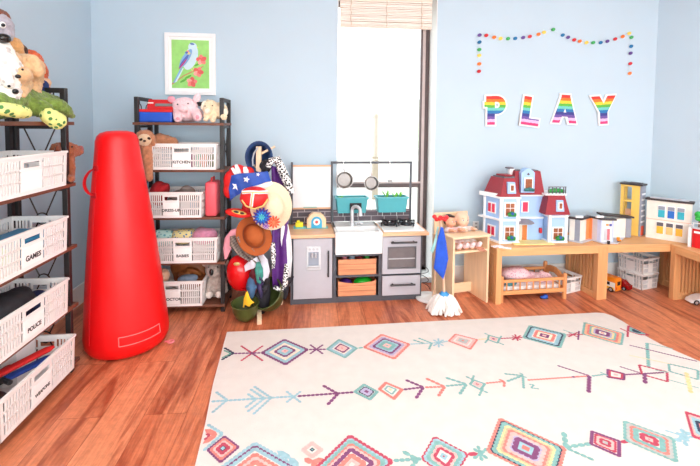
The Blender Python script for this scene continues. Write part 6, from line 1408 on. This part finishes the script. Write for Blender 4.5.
# white toy fence pieces left lying at the bench corner
for i, (p, rz) in enumerate((((1.399, 3.089, 0.434), .3), ((1.442, 3.047, 0.434), -.5))):
    tt = thing('toy_fence', ('white toy fence piece lying flat at the left bench corner', 'white toy fence piece lying flat in front of the dollhouse')[i], 'toy fence', p, rz, 'toy fence pieces by the dollhouse')
    for y in (-.012, .012):
        m = MB(); m.box(-.045, y - .003, 0, .045, y + .003, .005); m.build('rail', PWH, tt, smooth=0)
    for j in range(4):
        m = MB(); m.box(-.04 + .026 * j, -.022, .0005, -.034 + .026 * j, .022, .0045); m.build('picket', PWH, tt, smooth=0)

# ---- toy clinic
LGR = mat('light_grey_toy_plastic', (196, 198, 206), rough=.45); GRB = mat('grey_blue_toy_plastic', (150, 156, 170), rough=.45); CRW = mat('cream_toy_wall', (240, 234, 224), rough=.5); OTG = mat('orange_toy_wall', (248, 150, 90), rough=.45); LBL = mat('lilac_blue_toy_plastic', (190, 204, 236), rough=.4); BRF = mat('black_brown_roof', (62, 56, 58), rough=.5)
z0 = BH + .001
t = thing('toy_clinic', 'low grey and white toy clinic with a wavy black roof and orange panel', 'toy building', (2.24, 3.27, z0)); b0 = V((2.24, 3.27, 0))
A_, B_, C_, D_, E_ = (V((*(2.060, 3.231, 0.431)[:2], 0)), V((*(2.109, 3.170, 0.431)[:2], 0)), V((*(2.243, 3.251, 0.431)[:2], 0)), V((*(2.274, 3.161, 0.431)[:2], 0)), V((*(2.369, 3.142, 0.431)[:2], 0)))
hgt = .18
def seg(nm, mt, P, Q, u0, u1, za, zb, th=.012, off=0., par=None):
    d = (Q - P); n = V((d.y, -d.x, 0)).normalized(); a = P + d * u0 - b0 + n * off; c = P + d * u1 - b0 + n * off; k = -n * th
    m = MB(); m.hexa([a + V((0, 0, za)), c + V((0, 0, za)), c + k + V((0, 0, za)), a + k + V((0, 0, za)), a + V((0, 0, zb)), c + V((0, 0, zb)), c + k + V((0, 0, zb)), a + k + V((0, 0, zb))]); return m.build(nm, mt, par or t, smooth=0)
seg('wall_panel', CRW, A_, B_, 0, .5, .008, hgt); seg('wall_panel', GRB, A_, B_, .5, 1, .008, hgt)
seg('wall_panel', CRW, B_, C_, 0, .62, .008, hgt); seg('wall_panel', OTG, B_, C_, .62, 1, .008, hgt); seg('wall_panel', OTG, C_, D_, 0, .25, .008, hgt)
gq = seg('wall_panel', LGR, C_, D_, .25, .7, .008, hgt); seg('wall_panel', LBL, C_, D_, .7, 1, .008, hgt)
seg('wall_panel', LBL, D_, E_, 0, .12, .008, hgt); dq = seg('door_surround', PWH, D_, E_, .12, .85, .008, .125); seg('wall_panel', CRW, D_, E_, .12, .85, .125, hgt); seg('wall_panel', LBL, D_, E_, .85, 1, .008, hgt)
seg('glass_door', LGR, D_, E_, .24, .72, .02, .115, .004, .003, dq); seg('door_print', mat('toy_rose_print', (220, 110, 120), rough=.5, var=.3, scale=60), D_, E_, .5, .7, .025, .11, .003, .005, dq)
seg('sign_board', OTG, D_, E_, .4, .6, .135, .15, .003, .003); seg('sign_board', mat('indigo_sign', (80, 90, 170), rough=.4), D_, E_, .66, .84, .132, .152, .003, .003)
rp = [P - b0 for P in (A_, B_, C_, D_, E_)]; fr_ = [(p.x, p.y - .016) for p in rp]; fr_[0] = (fr_[0][0] - .012, fr_[0][1]); fr_[-1] = (fr_[-1][0] + .012, fr_[-1][1])
bk_ = [(rp[-1].x + .01, .09), (rp[0].x - .01, .09)]
m = MB(); m.prism(fr_ + [(x, y + .05) for x, y in reversed(fr_)], hgt, hgt + .014, plane='xy'); rf = m.build('roof', BRF, t, smooth=0)
for q in (1, 3):
    m = MB(); m.box(fr_[q][0] - .03, fr_[q][1] + .022, hgt + .014, fr_[q][0] + .03, fr_[q][1] + .042, hgt + .03, .003); m.build('roof_vent', PWH, rf, smooth=0)
m = MB(); m.prism([(fr_[0][0], fr_[0][1] - .005)] + [(x, y - .015) for x, y in fr_[1:]] + [(bk_[0][0] + .24, .05), (bk_[0][0] + .22, .1), (bk_[1][0], .1)], 0, .008, plane='xy'); m.build('ground_plate', LGR, t, smooth=0)
xb0, xb1 = rp[-1].x + .004, 2.614 - 2.24
m = MB(); m.box(xb0, .0, .008, xb1 - .045, .05, .165); m.build('wall_block', CRW, t, smooth=0); m = MB(); m.box(xb1 - .045, -.006, .008, xb1, .05, .165); m.build('wall_block', GRB, t, smooth=0)
m = MB(); m.hexa([(xb0 - .03, -.02, .192), (xb1 + .012, -.02, .168), (xb1 + .012, .045, .168), (xb0 - .03, .045, .2), (xb0 - .03, -.02, .205), (xb1 + .012, -.02, .182), (xb1 + .012, .045, .182), (xb0 - .03, .045, .213)]); m.build('upper_roof', BRF, t, smooth=0)
m = MB(); m.box(xb0 + .03, -.004, .165, xb0 + .06, .02, .178); m.build('roof_bracket', CRW, t, smooth=0)
for (px_, nm, mt, lb) in ((606.5, 'toy_litter_bin', INK, 'small black toy bin in front of the clinic door'), (618, 'toy_crate', ORG, 'small orange toy box in front of the clinic wall')):
    pass
q = (2.307, 3.131, 0.431); tt = thing('toy_litter_bin', 'small black toy bin in front of the clinic door', 'toy', (q[0], q[1] - .022, z0 + .0))
m = MB(); m.lathe([(0, .001), (.009, .001), (.012, .026), (0, .026)], 14); m.build('bin_body', INK, tt, smooth=0)
q = (2.419, 3.154, 0.431); tt = thing('toy_chair', 'small orange toy seat in front of the clinic wall', 'toy', (q[0], q[1] - .01, z0 + .0095))
m = MB(); m.box(-.013, -.01, .006, .013, .01, .016, .002); m.build('cushion', ORG, tt, smooth=0); m = MB(); m.box(-.013, .007, .014, .013, .012, .034, .002); m.build('seat_back', ORG, tt, smooth=0); m = MB(); m.box(-.009, -.007, 0, .009, .007, .0065); m.build('plinth', INK, tt, smooth=0)

# ---- yellow tower
YEL = mat('warm_yellow_toy_plastic', (250, 206, 104), rough=.45, var=.03)
ht = 0.854 - z0; w = .073; tan_ = -math.radians(58)
tr_ = V((2.728, 3.325, z0)); tl_ = tr_ - V((math.cos(tan_), math.sin(tan_), 0)) * w
t = thing('toy_tower', 'tall yellow open sided toy tower in the corner of the benches', 'toy building', tl_, tan_)
m = MB(); m.box(.012, 0, 0, w, .012, ht); m.build('front_panel', YEL, t, smooth=0)
for y in (0, .075):
    m = MB(); m.box(-w, y, 0, -w + .022, y + .012, ht); m.build('corner_post', YEL, t, smooth=0)
for z in (0, ht * .34, ht * .66, ht - .014):
    m = MB(); m.box(-w + .02, 0, z, .014, .088, z + .014); m.build('floor_slab', YEL, t, smooth=0)
m = MB(); m.box(-w + .022, .05, ht * .36, -.002, .056, ht * .5); m.build('landing_wall', mat('peach_toy_wall', (238, 186, 156), rough=.5), t, smooth=0)
m = MB(); m.box(w, -.002, 0, w + .012, .09, ht); sd = m.build('side_wall', GRB, t, smooth=0)
m = MB(); m.box(w + .012, .016, .006, w + .0135, .072, ht * .2); m.build('orange_door', mat('vermilion_toy', (236, 96, 60), rough=.5), sd, smooth=0)
for i in range(6):
    z = ht * (.27 + .11 * i); m = MB(); m.box(w + .012, .008, z, w + .014, .08, z + .014); m.build('louvre', PWH, sd, smooth=0)
m = MB(); m.box(-w - .008, -.01, ht, w + .02, .095, ht + .014, .002); m.build('roof', BRF, t, smooth=0)
m = MB(); m.box(-.02, .02, ht + .014, .07, .07, ht + .022); m.build('roof_panel', SLATE, t, smooth=0)

# ---- white school building along the splayed wall
P0 = V((*(2.773, 3.300, 0.431)[:2], z0)); P1 = V((*(2.966, 3.081, 0.431)[:2], z0)); d = P1 - P0; Ls = d.length; an = math.atan2(d.y, d.x)
t = thing('toy_school', 'white two storey toy school with blue and yellow windows', 'toy building', P0, an)
Hs = .315
m = MB(); m.box(0, 0, 0, Ls, .055, Hs); m.build('wall_block', CRW, t, smooth=0)
m = MB(); m.box(-.002, -.003, Hs * .5, Ls + .002, .0, Hs * .5 + .006); m.build('storey_line', mat('salmon_line', (236, 190, 170), rough=.5), t, smooth=0)
m = MB(); m.box(-.012, -.014, Hs, Ls + .014, .062, Hs + .016, .002); m.build('roof', BRF, t, smooth=0)
m = MB(); m.box(.02, .0, Hs + .016, Ls - .02, .05, Hs + .024); m.build('roof_deck', LGR, t, smooth=0)
BLN = [mat('toy_blind_' + n_, c, rough=.5) for n_, c in (('turquoise', (50, 176, 196)), ('blue', (40, 110, 200)), ('amber', (244, 190, 60)), ('sand', (240, 200, 130)))]
for r_, (zz, cs) in enumerate(((.178, (0, 1, 0)), (.044, (2, 3, 2)))):
    for i in range(3):
        x = Ls * (.26 + .215 * i) - (.006 if r_ else 0)
        m = MB(); m.box(x, -.005, zz, x + .05, 0, zz + .1); f = m.build('window', PWH, t, smooth=0)
        m = MB(); m.box(x + .003, -.007, zz + .066, x + .047, -.0045, zz + .096); m.build('pane', GRB if r_ == 0 else SLATE, f, smooth=0)
        m = MB(); m.box(x + .003, -.0075, zz + .004, x + .047, -.0045, zz + .064); m.build('window_blind', BLN[cs[i]], f, smooth=0)
m = MB(); m.box(Ls - .01, -.012, 0, Ls + .012, .012, Hs * .5, .001); m.build('corner_post', PWH, t, smooth=0)

# ---- red fire station and its tree
P0 = V((*(2.904, 3.002, 0.431)[:2], z0))
t = thing('toy_fire_station', 'red toy garage at the right edge, on the end bench', 'toy building', P0, an - .25)
m = MB(); m.box(0, 0, 0, .2, .06, .145); m.build('wall_block', REDP, t, smooth=0)
m = MB(); m.box(.02, -.004, .0, .1, 0, .1); dd = m.build('garage_door', mat('signal_red', (216, 20, 30), rough=.4), t, smooth=0)
m = MB(); m.box(.012, -.0045, .112, .08, -.0005, .128); m.build('white_sign', PWH, t, smooth=0)
m = MB(); m.box(-.006, -.01, .145, .206, .066, .157, .002); m.build('roof_terrace', LGR, t, smooth=0)
for i in range(5):
    m = MB(); m.box(.005 + .045 * i, -.006, .157, .009 + .045 * i, -.002, .19); m.build('railing_post', PWH, t, smooth=0)
m = MB(); m.box(0, -.007, .187, .2, -.001, .192); m.build('railing', PWH, t, smooth=0)
m = MB(); m.box(-.022, -.012, 0, -.004, .03, .15, .001); m.build('gate_post', PWH, t, smooth=0)
ca, sa = math.cos(an - .25), math.sin(an - .25)
tt = thing('toy_tree', 'bright green round toy tree standing on the red garage roof', 'toy tree', (P0.x + .03 * ca - .03 * sa, P0.y + .03 * sa + .03 * ca, z0 + .157))
m = MB(); m.cyl((0, 0, 0), (0, 0, .05), .005, n=8); m.build('trunk', mat('toy_trunk_brown', (120, 80, 50), rough=.6), tt)
for c, r in (((-.008, 0, .095), .026), ((.012, -.004, .062), .022), ((.016, .004, .085), .018), ((-.01, .004, .065), .018)):
    m = MB(); m.ell(c, r, u=14, v=10); m.build('leaf_ball', mat('toy_tree_green', (40, 176, 70), rough=.45), tt, 180)
